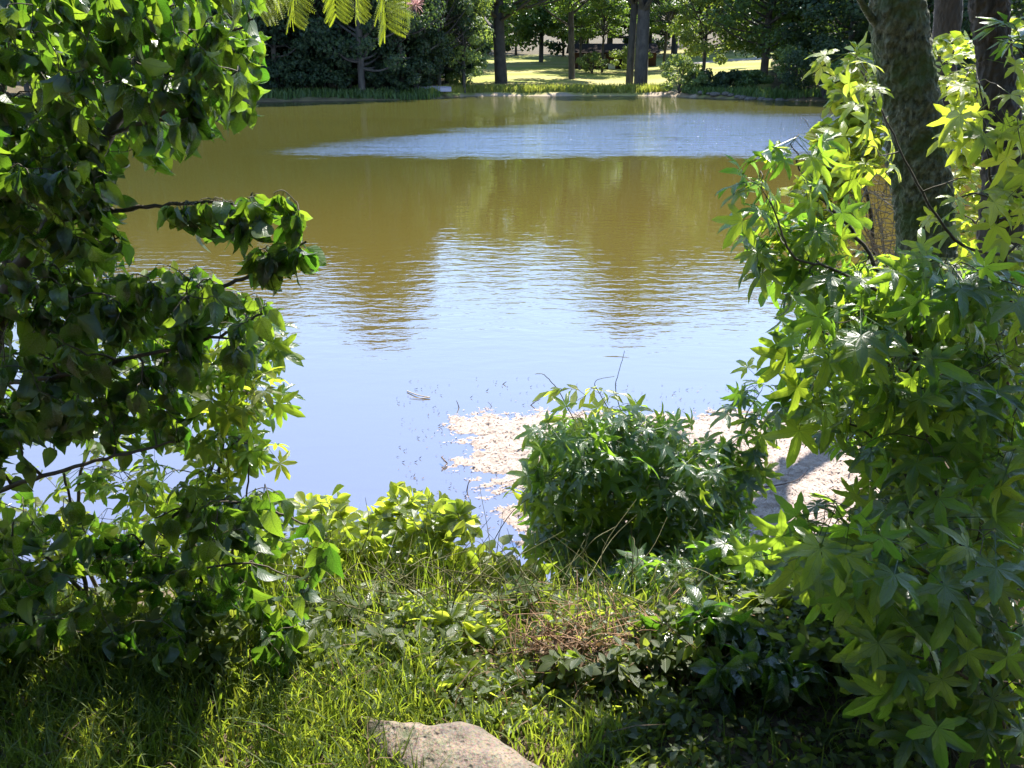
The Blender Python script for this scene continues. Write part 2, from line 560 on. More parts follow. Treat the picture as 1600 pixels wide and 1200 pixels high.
xs = axis([(-300, -90, 15), (-90, -36, 2.5), (-36, -6, .8), (-6, -3, .15), (-3, 3, .05), (3, 6, .15), (6, 40, .8), (40, 100, 3), (100, 300, 20)])
ys = axis([(-40, -4, 4), (-4, 1, .25), (1, 5.4, .05), (5.4, 20, .4), (20, 72, 2.0), (72, 100, .4), (100, 160, 1.5), (160, 400, 10)])
X, Y = np.meshgrid(xs, ys)
Z = hfun(X, Y)
nx, ny = len(xs), len(ys)
idx = np.arange(nx * ny).reshape(ny, nx)
quads = np.stack([idx[:-1, :-1], idx[:-1, 1:], idx[1:, 1:], idx[1:, :-1]], -1).reshape(-1, 4)
V = np.stack([X, Y, Z], -1).reshape(-1, 3)
ang = V[:, 0] / np.maximum(V[:, 1], 1)
dfar = V[:, 1] - np.interp(V[:, 0], *YF)
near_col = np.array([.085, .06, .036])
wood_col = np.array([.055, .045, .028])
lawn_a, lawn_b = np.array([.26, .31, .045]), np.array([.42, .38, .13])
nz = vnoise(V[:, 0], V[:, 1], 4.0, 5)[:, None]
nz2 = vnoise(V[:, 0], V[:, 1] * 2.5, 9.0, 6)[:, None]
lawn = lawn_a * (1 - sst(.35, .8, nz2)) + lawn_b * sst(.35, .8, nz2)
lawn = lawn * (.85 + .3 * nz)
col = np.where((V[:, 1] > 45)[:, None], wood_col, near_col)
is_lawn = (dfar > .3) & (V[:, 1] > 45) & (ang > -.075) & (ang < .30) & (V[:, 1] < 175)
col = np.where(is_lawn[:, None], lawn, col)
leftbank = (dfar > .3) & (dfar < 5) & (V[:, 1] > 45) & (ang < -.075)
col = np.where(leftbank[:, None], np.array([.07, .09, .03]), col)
beach = (V[:, 1] > 45) & (ang > -.06) & (ang < .205) & (dfar > -1.5) & (dfar < .8)
ramp_ = (ang > .155) & (ang < .215) & (V[:, 1] > 80) & (dfar > -1) & (dfar < 1.0 + (ang - .155) / .06 * 5.0)
col = np.where((beach | ramp_)[:, None], np.array([.46, .37, .29]), col)
pathm = is_lawn & (ang > .20) & (np.abs(V[:, 1] - 138 - 10 * (ang - .25)) < 2.2)
col = np.where(pathm[:, None], np.array([.42, .38, .34]), col)
mud = (dfar < .3) & (V[:, 1] > 3)
col = np.where((mud & (V[:, 2] < .05))[:, None] & ~beach[:, None], np.array([.16, .12, .07]), col)
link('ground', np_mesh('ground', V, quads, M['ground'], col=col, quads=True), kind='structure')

wv = [(-290, 2.5, 0), (290, 2.5, 0), (290, 110, 0), (-290, 110, 0)]
# split so that the sheet stays where the pond is
link('water', np_mesh('water', wv, [(0, 1, 2, 3)], M['water'], quads=True, smooth=False), kind='structure')

# sandbar: outline surveyed on the water plane
SB = [(690, 668), (712, 655), (770, 648), (850, 646), (960, 648), (1100, 642), (1250, 648), (1350, 690), (1480, 740), (1500, 860), (1380, 905),
      (1180, 905), (1000, 900), (880, 870), (842, 850), (800, 845), (812, 820), (770, 800), (798, 780), (740, 760), (765, 740), (722, 725), (745, 705), (705, 690), (730, 680)]
SBW = [tuple(G(px, py)[:2]) for px, py in SB]


def poly_sd(x, y, poly):
    """signed distance, positive inside"""
    d = np.full(x.shape, 1e9)
    ins = np.zeros(x.shape, bool)
    n_ = len(poly)
    for i in range(n_):
        x1, y1 = poly[i]
        x2, y2 = poly[(i + 1) % n_]
        dx, dy = x2 - x1, y2 - y1
        t = np.clip(((x - x1) * dx + (y - y1) * dy) / (dx * dx + dy * dy), 0, 1)
        d = np.minimum(d, np.hypot(x - x1 - t * dx, y - y1 - t * dy))
        c = ((y1 > y) != (y2 > y)) & (x < (x2 - x1) * (y - y1) / (y2 - y1 + 1e-12) + x1)
        ins ^= c
    return np.where(ins, d, -d)


def bar_h(x, y):
    sd = poly_sd(x, y, SBW)
    z = np.clip(sd, -.5, .45) * .10
    z += (vnoise(x, y * 1.8, .09, 11) - .5) * .026 + (vnoise(x, y * 1.8, .035, 12) - .5) * .020 + (vnoise(x, y, .3, 13) - .5) * .02
    return z - .004


bx = np.arange(-1.3, 4.6, .018)
by = np.arange(4.5, 7.8, .018)
BX, BY = np.meshgrid(bx, by)
BZ = bar_h(BX, BY)
ii = np.arange(BX.size).reshape(BX.shape)
bq = np.stack([ii[:-1, :-1], ii[:-1, 1:], ii[1:, 1:], ii[1:, :-1]], -1).reshape(-1, 4)
BV = np.stack([BX, BY, BZ], -1).reshape(-1, 3)
keep = (BV[:, 2][bq].max(1) > -.012)
bq = bq[keep]
used, inv = np.unique(bq, return_inverse=True)
link('sandbar', np_mesh('sandbar', BV[used], inv.reshape(-1, 4), M['sandbar'], quads=True), kind='structure')

# litter chips and reed bits on the sandbar
chips_v, chips_f, chips_r = [], [], []
k = 0
cx = rng.uniform(-1.0, 4.4, 17000)
cy = rng.uniform(4.7, 7.4, 17000)
cz = bar_h(cx, cy)
for x_, y_, z_ in zip(cx, cy, cz):
    if z_ < -.004:
        continue
    L, W = rng.uniform(.012, .05), rng.uniform(.003, .014)
    a = rng.normal(0.1, .9)
    dx, dy = math.cos(a) * L / 2, math.sin(a) * L / 2
    wx, wy = -math.sin(a) * W / 2, math.cos(a) * W / 2
    zz = max(z_, .001) + .006
    tl = rng.uniform(-.008, .010)
    chips_v += [(x_ - dx, y_ - dy, zz - tl), (x_ + wx, y_ + wy, zz + .004), (x_ + dx, y_ + dy, zz + tl), (x_ - wx, y_ - wy, zz + .002)]
    chips_f += [(k, k + 3, k + 1), (k + 1, k + 3, k + 2)]
    r_ = rng.random()
    chips_r += [r_, r_]
    k += 4
M['chip'] = plain_mat('dry litter', (.10, .065, .045), (.54, .45, .39), 12, .8)
link('dry_litter', np_mesh('dry_litter', chips_v, chips_f, M['chip'], face_attr=chips_r, smooth=False), kind='stuff',
     label='loose pale and brown dry plant litter strewn over the sandbar', category='litter')


# ------------------------------------------------------------------ leaf shapes (unit length, petiole base at the origin, +Y outwards, +Z up)
def petiole(L, drop=0.0, w=.010):
    v = []
    for t in (0, 1):
        for a in range(3):
            v.append((w * math.cos(a * 2.094), t * L, w * math.sin(a * 2.094) - drop * t))
    f = [(0, 1, 4), (0, 4, 3), (1, 2, 5), (1, 5, 4), (2, 0, 3), (2, 3, 5)]
    return v, f


def ovate_leaf(seed, width=.5, curl=.25, fold=.18, wave=.03, tipw=1.0, obovate=False, pet=.14, ns=6):
    r = random.Random(seed)
    v, f = petiole(pet, .0, .008)
    uv = [(0, 0)] * 6
    base = len(v)
    ts = [i / ns for i in range(ns + 1)]
    cols = 5
    cr = curl * r.uniform(.5, 1.5)
    tw = r.uniform(-.3, .3)
    ph = r.uniform(0, 6)
    for t in ts:
        if obovate:
            w = math.sin(math.pi * min(1, t ** 1.25)) ** .75
        else:
            w = (math.sin(math.pi * t ** .68)) ** .85 * (1 - .25 * t - .25 * t ** 3)
        if t in (0.0, 1.0):
            w = .0
        w *= width / 2 * (1.0 if obovate else 1.12)
        y0 = pet + (1 - pet) * (math.sin(cr * t * 1.6) / (cr * 1.6) if cr > .01 else t)
        z0 = -(1 - pet) * (1 - math.cos(cr * t * 1.6)) / (cr * 1.6) if cr > .01 else 0
        for c in range(cols):
            u = (c - 2) / 2
            tt = tw * t
            x = u * w * math.cos(tt)
            z = z0 + abs(u) ** 1.3 * w * fold * 2 + wave * math.sin(t * 15 + ph + u * 3) * abs(u) * (w > 0) + u * w * math.sin(tt)
            v.append((x, y0, z))
            uv.append((u, t))
    for i in range(ns):
        for c in range(cols - 1):
            a = base + i * cols + c
            b = a + 1
            d_, e = a + cols, a + cols + 1
            if i == 0:
                f.append((a, e, d_))
            elif i == ns - 1:
                f.append((a, b, e))
            else:
                f += [(a, b, e), (a, e, d_)]
    return np.array(v), np.array(f), np.array(uv)


def star_leaf(seed, lobes=5, droop=.35, pet=.62, slim=1.0):
    r = random.Random(seed)
    v, f = petiole(pet, pet * .10, .007)
    uv = [(0, 0)] * 6
    c0 = len(v)
    v.append((0, pet, -pet * .10))
    uv.append((0, 0))
    spread = {5: [-118, -60, 0, 60, 118], 7: [-140, -95, -48, 0, 48, 95, 140], 3: [-70, 0, 70]}[lobes]
    dr = droop * r.uniform(.6, 1.5)

    def pt(a, rad, lift=0.0):
        x, y = rad * math.sin(a), rad * math.cos(a)
        z = -dr * rad * rad * (.9 + .3 * math.sin(3 * a + seed)) + lift
        return (x, pet + y * (1 - .12 * dr), z - pet * .10)
    rl = {0: 1.0}
    half = R(27 if lobes == 5 else 21)
    for li, a in enumerate(spread):
        a = R(a + r.uniform(-5, 5))
        L = .62 * (1 - .30 * abs(a) / R(120)) * r.uniform(.92, 1.06)
        b = len(v)
        sr = .20
        pts = [(a - half, sr, .004), (a - .20 * slim, L * .55, .02), (a - .12 * slim, L * .8, .01), (a, L, -.035),
               (a + .12 * slim, L * .8, .01), (a + .20 * slim, L * .55, .02), (a + half, sr, .004), (a, L * .62, -.012), (a, sr * 1.15, -.010)]
        uvs = [(-1, .2), (-1, .5), (-1, .8), (0, 1), (1, .8), (1, .5), (1, .2), (0, .6), (0, .25)]
        for q, w_ in zip(pts, uvs):
            v.append(pt(*q))
            uv.append(w_)
        i = lambda k_: b + k_
        f += [(c0, i(8), i(0)), (c0, i(6), i(8)), (i(0), i(8), i(1)), (i(8), i(7), i(1)), (i(1), i(7), i(2)), (i(2), i(7), i(3)),
              (i(8), i(6), i(5)), (i(8), i(5), i(7)), (i(5), i(4), i(7)), (i(4), i(3), i(7))]
    v = np.array(v)
    return v, np.array(f), np.array(uv)


def small_leaf(seed, width=.5):
    r = random.Random(seed)
    b = r.uniform(-.15, .05)
    v = [(0, 0, 0), (-width / 2, .42, .07), (0, .45, 0), (width / 2, .42, .07), (-width * .32, .75, .03 + b * .6), (0, .78, b * .6), (width * .32, .75, .03 + b * .6), (0, 1.0, b)]
    f = [(0, 2, 1), (0, 3, 2), (1, 2, 5), (1, 5, 4), (2, 3, 6), (2, 6, 5), (4, 5, 7), (5, 6, 7)]
    uv = [(0, 0), (-1, .4), (0, .4), (1, .4), (-.8, .75), (0, .75), (.8, .75), (0, 1)]
    return np.array(v), np.array(f), np.array(uv)


SP = {
    'ovate': [ovate_leaf(i, width=.40 + .035 * (i % 4), curl=.5 + .2 * (i % 4), fold=.14 + .05 * (i % 3), wave=.02 + .012 * (i % 3)) for i in range(7)],
    'broad': [ovate_leaf(20 + i, width=.66, curl=.7, fold=.12, wave=.03) for i in range(5)],
    'obovate': [ovate_leaf(40 + i, width=.52, curl=.35, fold=.22, wave=.01, obovate=True, pet=.08, ns=5) for i in range(5)],
    'star': [star_leaf(60 + i, 5, .5, slim=1.3) for i in range(6)] + [star_leaf(70, 7, .4)],
    'starslim': [star_leaf(80 + i, 5, .5, slim=1.15) for i in range(5)],
    'small': [small_leaf(100 + i, .55) for i in range(4)],
    'narrow': [small_leaf(110 + i, .30) for i in range(4)],
}
for _k in SP:                                            # all blade faces look up
    _new = []
    for _v, _f, _u in SP[_k]:
        _n = np.cross(_v[_f[:, 1]] - _v[_f[:, 0]], _v[_f[:, 2]] - _v[_f[:, 0]])[:, 2]
        _f = np.where((_n < 0)[:, None], _f[:, ::-1], _f)
        _new.append((_v, _f, _u))
    SP[_k] = _new
_leafmesh = {}


def leaf_meshes(sp, mat):
    key = (sp, mat.name)
    if key not in _leafmesh:
        _leafmesh[key] = [np_mesh('leaf', v, f, mat, uv=uv) for v, f, uv in SP[sp]]
    return _leafmesh[key]


def joined(name, sp, mats4, mat, offset=(0, 0, 0)):
    """many leaves (m,4,4 matrices) as one mesh"""
    if len(mats4) == 0:
        return None
    mats4 = np.asarray(mats4)
    var = rng.integers(0, len(SP[sp]), len(mats4))
    vs, fs, us, rs, n_ = [], [], [], [], 0
    for i, (v, f, uv) in enumerate(SP[sp]):
        mm = mats4[var == i]
        if len(mm) == 0:
            continue
        w = np.einsum('mij,nj->mni', mm[:, :3, :3], v) + mm[:, None, :3, 3]
        vs.append(w.reshape(-1, 3))
        ff = f[None] + (np.arange(len(mm)) * len(v))[:, None, None] + n_
        fs.append(ff.reshape(-1, 3))
        us.append(np.tile(uv, (len(mm), 1)))
        rs.append(np.repeat(rng.random(len(mm)), len(f)))
        n_ += len(mm) * len(v)
    return np_mesh(name, np.concatenate(vs) - np.asarray(offset, float), np.concatenate(fs), mat, uv=np.concatenate(us), face_attr=np.concatenate(rs))


def basis(base, direc, normal, size):
    y = direc.normalized()
    x = y.cross(normal)
    if x.length < 1e-4:
        x = y.cross(Vector((.3, .9, .1)))
    x.normalize()
    z = x.cross(y)
    m = np.eye(4)
    m[:3, 0] = np.array(x) * size
    m[:3, 1] = np.array(y) * size
    m[:3, 2] = np.array(z) * size
    m[:3, 3] = np.array(base)
    return m


def rv(s=1.0):
    return Vector(rng.normal(0, s, 3))


# ------------------------------------------------------------------ plants that carry real leaves on real twigs
def grow(name, label, cat, limbs, regions, sp, mat, size, per=6, droop=.6, up=.35, holes=(), twigmat='twig', maxparts=300,
         twig_r=.0045, limb_name='branch', limbmat='twig', group=None, skipbase=0.0, toview=.25, spread=.22, leafdir=.5, upn=1.0, jit=.45):
    base = Vector(limbs[0][0][0])
    root = empty(name, base, label, cat, group)
    nodes, nr = [], []
    for li, (pts, r0, r1) in enumerate(limbs):
        sm = smooth_path(pts, 8)
        for k_ in range(1, len(sm) - 1):
            sm[k_] = sm[k_] + rv(min(r0, .012) * .25)
        T = Tubes()
        T.add([p - base for p in sm], [r0, r1], 8 if r0 > .02 else 6)
        o = link('stem' if li == 0 and r0 < .03 else ('trunk' if li == 0 else limb_name), T.mesh('limb', M[limbmat]), root)
        for k_, p in enumerate(sm):
            if k_ / len(sm) >= skipbase or li > 0:
                nodes.append(p)
                nr.append(r0 + (r1 - r0) * k_ / len(sm))
    att = []
    for poly, y0, y1, cnt in regions:
        att += [Vector(p) for p in sample_volume(poly, y0, y1, cnt, .03, 1e9, holes)]
    nodes_np = np.array([tuple(p) for p in nodes])
    d0 = [np.min(np.linalg.norm(nodes_np - np.array(a), axis=1)) for a in att]
    order = np.argsort(d0)
    tw = Tubes()
    leaves = []
    nodes_l = list(nodes)
    arr = np.zeros((len(nodes_l) + len(att) * 4 + 4, 3))
    arr[:len(nodes_l)] = nodes_np
    rad = list(np.minimum(nr, .02)) + [0] * (len(att) * 4 + 4)
    cnt_n = len(nodes_l)
    for ai in order:
        a = att[ai]
        dd = arr[:cnt_n] - np.array(a)
        cost = np.linalg.norm(dd, axis=1) + .25 * np.maximum(dd[:, 2], 0)
        j = int(np.argmin(cost))
        s = Vector(arr[j])
        L = (a - s).length
        if L < .015:
            continue
        mid = (s + a) / 2 + Vector((0, 0, 1)) * L * rng.uniform(.02, up * .8) + rv(L * .07)
        pts = [s, s.lerp(mid, .55) + rv(L * .02), mid, mid.lerp(a, .55) + rv(L * .03), a]
        pts = smooth_path(pts, 2)
        rs_ = min(max(rad[j] * .75, .0014), twig_r)
        re_ = max(.0009, rs_ * .45)
        tw.add(pts, [rs_, re_], 4)
        for q in (pts[len(pts) // 3], pts[2 * len(pts) // 3], pts[-1]):
            arr[cnt_n] = tuple(q)
            rad[cnt_n] = (rs_ + re_) / 2
            cnt_n += 1
        # leaves
        nl = max(2, int(rng.poisson(per)))
        tdir = (pts[-1] - pts[-3]).normalized()
        lmax = min(L, spread * 1.6)
        for k_ in range(nl):
            f_ = 1 - (k_ / nl) * min(1, lmax / L) * .9
            fi = f_ * (len(pts) - 1)
            i0 = min(int(fi), len(pts) - 2)
            b = pts[i0].lerp(pts[i0 + 1], fi - i0)
            td = (pts[i0 + 1] - pts[i0]).normalized()
            sd = td.cross(Vector((0, 0, 1)))
            if sd.length < .1:
                sd = Vector((1, 0, 0))
            sd.normalize()
            side = 1 if k_ % 2 else -1
            dvec = sd * side * rng.uniform(.5, 1.2) + td * leafdir + Vector((0, 0, -1)) * droop * rng.uniform(.4, 1.6) + rv(.25)
            if k_ == 0:
                dvec = td * 1.2 + Vector((0, 0, -1)) * droop + rv(.2)
            nrm = Vector((0, 0, upn)) + rv(jit) + Vector((0, -1, 0)) * toview
            sz = size * rng.uniform(.62, 1.15)
            leaves.append(basis(b, dvec, nrm, sz))
    if tw.n:
        link('twigs', tw.mesh('twigs', M[twigmat], base), root, kind='stuff')
    leaves = np.array(leaves)
    if len(leaves):
        c = leaves[:, :3, 3] + leaves[:, :3, 1] * .5
        px, py, dep = proj(c)
        keep_ = np.ones(len(leaves), bool)
        for hx, hy, hr in holes:
            keep_ &= ~(((px - hx) ** 2 + (py - hy) ** 2 < (hr * .85) ** 2) & (rng.random(len(leaves)) < .97))
        leaves, px, py, dep = leaves[keep_], px[keep_], py[keep_], dep[keep_]
        infr = (px > -20) & (px < 1620) & (py > -20) & (py < 1220) & (dep > .3)
        sc = np.linalg.norm(leaves[:, :3, 1], axis=1) / dep
        score = np.where(infr, sc, 0)
        od = np.argsort(-score)
        pp = [i for i in od[:maxparts] if infr[i]]
        rest = np.setdiff1d(np.arange(len(leaves)), pp)
        meshes = leaf_meshes(sp, mat)
        inv_ = Matrix.Translation(-base)
        for i in pp:
            o = D.objects.new('leaf', meshes[rng.integers(len(meshes))])
            COL.objects.link(o)
            o.parent = root
            o.matrix_basis = inv_ @ Matrix(leaves[i].tolist())
        if len(rest):
            link('foliage', joined('foliage', sp, leaves[rest], mat, base), root, kind='stuff')
    return root


# ------------------------------------------------------------------ far bank: trees, shrubs, house, boat, rocks
def clump_mesh(name, cen, nrm, size, mat, aspect=.7, offset=(0, 0, 0)):
    """leaf clumps: bent leaf-shaped kites of 4 triangles"""
    m = len(cen)
    nrm = nrm / (np.linalg.norm(nrm, axis=1, keepdims=True) + 1e-9)
    ref = rng.normal(0, 1, (m, 3))
    u = np.cross(nrm, ref)
    u /= np.linalg.norm(u, axis=1, keepdims=True) + 1e-9
    w = np.cross(nrm, u)
    s = np.asarray(size).reshape(-1, 1) * rng.uniform(.6, 1.4, (m, 1))
    b = rng.uniform(-.3, .1, (m, 1)) * s
    p = [cen - u * s * .5 + nrm * b, cen - w * s * .5 * aspect, cen + u * s * .5 + nrm * b, cen + w * s * .5 * aspect, cen + nrm * s * .12]
    V_ = np.stack(p, 1).reshape(-1, 3) - np.asarray(offset, float)
    k = np.arange(m)[:, None] * 5
    F_ = np.concatenate([k + np.array([0, 1, 4]), k + np.array([1, 2, 4]), k + np.array([2, 3, 4]), k + np.array([3, 0, 4])], 1).reshape(-1, 3)
    r = np.repeat(rng.random(m), 4)
    return np_mesh(name, V_, F_, mat, uv=np.zeros((len(V_), 2)) + .5, face_attr=r, smooth=False)


def crown_points(Ht, rad, base, nb, n, shape='round', seed=0):
    r = np.random.default_rng(seed)
    zz = r.uniform(0, 1, nb) ** (.8 if shape == 'round' else 1.1)
    if shape == 'round':
        prof = np.sin(np.pi * (zz * .80 + .17)) ** .7
    elif shape == 'pine':
        prof = (1 - zz) * .8 + .22
    else:
        prof = (1 - zz) ** .6 * .9 + .12
    a = r.uniform(0, 2 * np.pi, nb)
    rr = rad * prof * np.sqrt(r.uniform(.15, 1, nb))
    bc = np.stack([rr * np.cos(a), rr * np.sin(a), Ht * (base + (1 - base) * zz * .97)], 1)
    br = rad * r.uniform(.16, .34, nb) * (.7 if shape == 'pine' else 1)
    bi = r.integers(0, nb, n)
    d = r.normal(0, 1, (n, 3))
    d /= np.linalg.norm(d, axis=1, keepdims=True)
    d[:, 2] *= .62 if shape != 'pine' else .35
    rad_ = br[bi] * r.uniform(.35, 1.08, n) ** .5
    c = bc[bi] + d * rad_[:, None]
    nn = d + r.normal(0, .55, (n, 3)) + np.array([0, 0, .45])
    return c, nn, bc


CROWNS = []
for i, (shape, rad, base, nb, n, sz) in enumerate([
        ('round', 5.6, .10, 85, 9000, .40), ('round', 6.4, .14, 95, 9500, .42), ('round', 4.8, .06, 75, 8000, .38),
        ('tall', 4.4, .12, 80, 8000, .38), ('pine', 4.2, .48, 60, 5500, .36), ('round', 5.2, .34, 70, 7500, .42)]):
    c, nn, bc = crown_points(20, rad, base, nb, n, shape, 50 + i)
    me = clump_mesh('crown', c, nn, np.full(n, sz), M['far'])
    T = Tubes()
    lean = rng.normal(0, .5, 2)
    top = np.array([lean[0], lean[1], 18.5])
    path = [(0, 0, -.6), (0, 0, 0), (lean[0] * .2, lean[1] * .2, 5), (lean[0] * .7, lean[1] * .4, 11), tuple(top)]
    T.add(smooth_path(path, 5), [.42, .30, .26, .18, .05], 9)
    for b_ in bc[np.argsort(-np.hypot(bc[:, 0], bc[:, 1]))[:26]]:
        z0 = max(2.0, b_[2] * rng.uniform(.55, .8))
        st = Vector((lean[0] * z0 / 20, lean[1] * z0 / 20, z0))
        en = Vector(b_)
        T.add(smooth_path([st, st.lerp(en, .5) + Vector((0, 0, -.4)), en], 3), [.13, .03], 5)
    CROWNS.append((me, T.mesh('trunk', M['farbark'])))
SHADECROWN = []  # same crowns again, wearing the foliage with shade in its colour
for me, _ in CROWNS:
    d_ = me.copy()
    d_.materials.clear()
    d_.materials.append(M['farshaded'])
    SHADECROWN.append(d_)
LIGHTCROWN = []
for i in range(2):
    c, nn, bc = crown_points(20, 6.5, .04, 70, 7000, 'round', 80 + i)
    LIGHTCROWN.append(clump_mesh('crown', c, nn, np.full(7000, .55), M['farlight']))


def XatY(px, Y):
    return (px - 800) / FPX * Y / (cp + .374 * sp)


WOODG = 'dark trees of the wood on the far left bank'


def far_tree(px, Y, Ht, kind, label, group=None, wid=1.0, name='broadleaf_tree', light=False, trunk_w=1.0):
    x = XatY(px, Y)
    root = empty(name, (x, Y, H(x, Y)), label, 'tree', group)
    root.rotation_euler = (0, 0, rng.uniform(0, 6.28))
    s = Ht / 20
    cm, tm = CROWNS[kind]
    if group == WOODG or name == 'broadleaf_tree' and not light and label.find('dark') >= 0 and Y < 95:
        cm = SHADECROWN[kind]
    if light:
        cm = LIGHTCROWN[kind % 2]
    t = link('trunk', tm, root)
    t.scale = (s * trunk_w, s * trunk_w, s)
    c = link('crown', cm, root)
    c.scale = (s * wid, s * wid, s)
    return root


far_tree(940, 124, 13, 5, 'small lawn tree whose crown hangs before the brick house', wid=1.5)
far_tree(905, 131, 13, 5, 'lawn tree at the left corner of the brick house', wid=1.3)
far_tree(1035, 128, 14, 5, 'lawn tree right of the pine pair', wid=1.4)
wood = "dark broadleaf tree packed in the shaded wood left of the lawn"
# trees one can tell apart
far_tree(783, 106, 21, 5, 'big dark tree with a thick trunk at the left edge of the far lawn', wid=1.25, trunk_w=2.6)
far_tree(893, 113, 23, 5, 'spreading tree standing alone on the sunny far lawn', wid=1.15, trunk_w=1.3)
far_tree(983, 100, 27, 4, 'tall bare trunked pine, thinner of the pair on the lawn', name='pine_tree', trunk_w=1.15)
far_tree(1001, 97, 28, 4, 'tall bare trunked pine, thicker of the pair on the lawn', name='pine_tree', trunk_w=1.9)
far_tree(1192, 95, 19, 1, 'wide dark tree whose trunk shows behind the light green shrub', wid=1.15, trunk_w=1.6)
far_tree(1098, 102, 15, 0, 'light leaved tree leaning over the far path', light=True, wid=.9)
far_tree(1320, 84, 21, 1, 'large dark tree hanging over the water right of the lawn', wid=1.2)
far_tree(1420, 78, 22, 0, 'tall dark tree behind the leaning mossy trunk', wid=1.2)
far_tree(1530, 76, 22, 1, 'tall dark tree behind the black furrowed trunk', wid=1.2)
far_tree(725, 92, 13, 2, 'light green young tree at the corner of the dark wood', light=True, wid=.8)
far_tree(565, 82.5, 24, 3, 'tallest spire shaped tree of the dark wood on the far left bank', wid=.9)
far_tree(40, 74, 15, 0, 'pale sunlit tree glimpsed through the leaves at top left', light=True, wid=1.2)
def ht(yr, Y):
    return Y * math.tan(R(PITCH) + math.atan((yr - 600) / FPX)) - 3.2
spec = [(395, 83, 480, 0), (432, 81, 460, 2), (468, 84, 445, 1), (505, 83, 455, 0), (540, 85, 500, 2), (598, 86, 520, 3), (628, 84, 470, 0),
        (655, 87, 400, 2), (686, 89, 385, 0), (345, 82, 490, 1), (300, 80, 480, 0), (250, 79, 470, 2), (190, 77, 470, 1), (130, 76, 470, 0), (-20, 75, 460, 1)]
for px, Yt, yr, kd in spec:
    far_tree(px, Yt + 1.5, ht(yr, Yt), kd, wood, WOODG, wid=rng.uniform(.8, 1.05))
spec = [(735, 128, 400, 0), (785, 146, 395, 1), (845, 152, 390, 0), (900, 155, 400, 1), (950, 160, 455, 3), (1010, 162, 475, 1), (1050, 158, 470, 3), (1090, 165, 440, 0),
        (1135, 168, 420, 1), (1180, 158, 430, 2), (1240, 108, 440, 0), (1275, 98, 440, 1), (1370, 92, 450, 0), (1470, 90, 450, 1), (1590, 85, 450, 0)]
for px, Yt, yr, kd in spec:
    far_tree(px, Yt, ht(yr, Yt) - 1.5, kd, 'broadleaf tree in the row of woodland behind the far lawn', 'trees behind the far lawn', wid=rng.uniform(1.0, 1.3))
for i in range(60):                                      # bare stems inside the dark wood
    pass
# the deep wood behind: one mass
cc, nn_ = [], []
tr = Tubes()
for i in range(95):
    px = rng.uniform(-200, 1800)
    Yt = rng.uniform(92, 112) if px < 720 else (rng.uniform(172, 195) if px < 1200 else rng.uniform(105, 130))
    x = XatY(px, Yt)
    Hh = rng.uniform(14, 19) if px < 720 else rng.uniform(19, 25)
    c, nn, bc = crown_points(Hh, Hh * .3, .03, 40, 2000, 'round', 200 + i)
    z0 = H(x, Yt)
    cc.append(c + np.array([x, Yt, z0]))
    nn_.append(nn)
    tr.add([(x, Yt, z0 - .5), (x + .3, Yt, z0 + Hh * .8)], [.28, .08], 6)
cc, nn_ = np.concatenate(cc), np.concatenate(nn_)
link('far_wood', clump_mesh('far_wood', cc, nn_, np.full(len(cc), .85), M['farshaded']), kind='stuff', label='deep dark wood closing the view behind the far bank', category='wood')
link('wood_trunks', tr.mesh('wood_trunks', M['farbark']), kind='stuff', label='dim trunks deep in the wood behind the far bank', category='trunks')


def far_shrub(px, Y, w, h, label, mat='farlight', n=2600, sz=.22, name='shrub', group=None):
    x = XatY(px, Y)
    z = H(x, Y)
    root = empty(name, (x, Y, z), label, 'shrub', group)
    c, nn, bc = crown_points(h, w / 2, .12, 26, n, 'round', int(px) + 7)
    link('foliage', clump_mesh('foliage', c, nn, np.full(n, sz), M[mat]), root, kind='stuff')
    T = Tubes()
    for b in bc[:9]:
        T.add(smooth_path([(0, 0, -.1), tuple(b * np.array([.4, .4, .6])), tuple(b)], 3), [.06, .015], 5)
    link('stem', T.mesh('stem', M['farbark']), root)


far_shrub(925, 122, 4.5, 2.6, 'small round shrub hiding the left corner of the brick house', n=1500)
far_shrub(985, 126, 7, 3.2, 'wide green shrub standing before the right half of the brick house', n=2400, sz=.3)
far_shrub(1062, 91, 4.6, 3.6, 'light green shrub beside the boat ramp on the far shore')
far_shrub(1085, 89.5, 3.0, 2.2, 'low green shrub between the boat ramp and the rocky shore')
far_shrub(1232, 84, 5.2, 4.2, 'pale green rounded shrub at the water under the dark trees', n=3200)
far_shrub(1290, 79, 8.5, 5.0, 'black green bush overhanging the water on the far right shore', mat='farshaded', n=5000, sz=.3)
far_shrub(1350, 74, 8.0, 5.0, 'dark bush on the shore behind the leaning mossy trunk', mat='far', n=4000, sz=.3)
far_shrub(1180, 88, 4.0, 1.8, 'low dark bush along the rocky shore', mat='far', n=2000)
far_shrub(722, 96, 3.2, 3.8, 'small lit bush in front of the dark wood corner', n=1500)
far_shrub(548, 84, 2.8, 4.5, 'small lit sapling shrub against the dark left wood', n=900)
for px in (400, 440, 480, 522, 580, 615, 650, 1110, 1140, 1420, 1480, 1560):
    far_shrub(px, float(np.interp(XatY(px, 80), *YF)) + 3.0, 5.5, 3.0 if px < 700 else 1.8, 'dark undergrowth bush at the foot of the far shaded trees', mat='farshaded', n=1800, sz=.3,
              group='undergrowth bushes on the far bank')

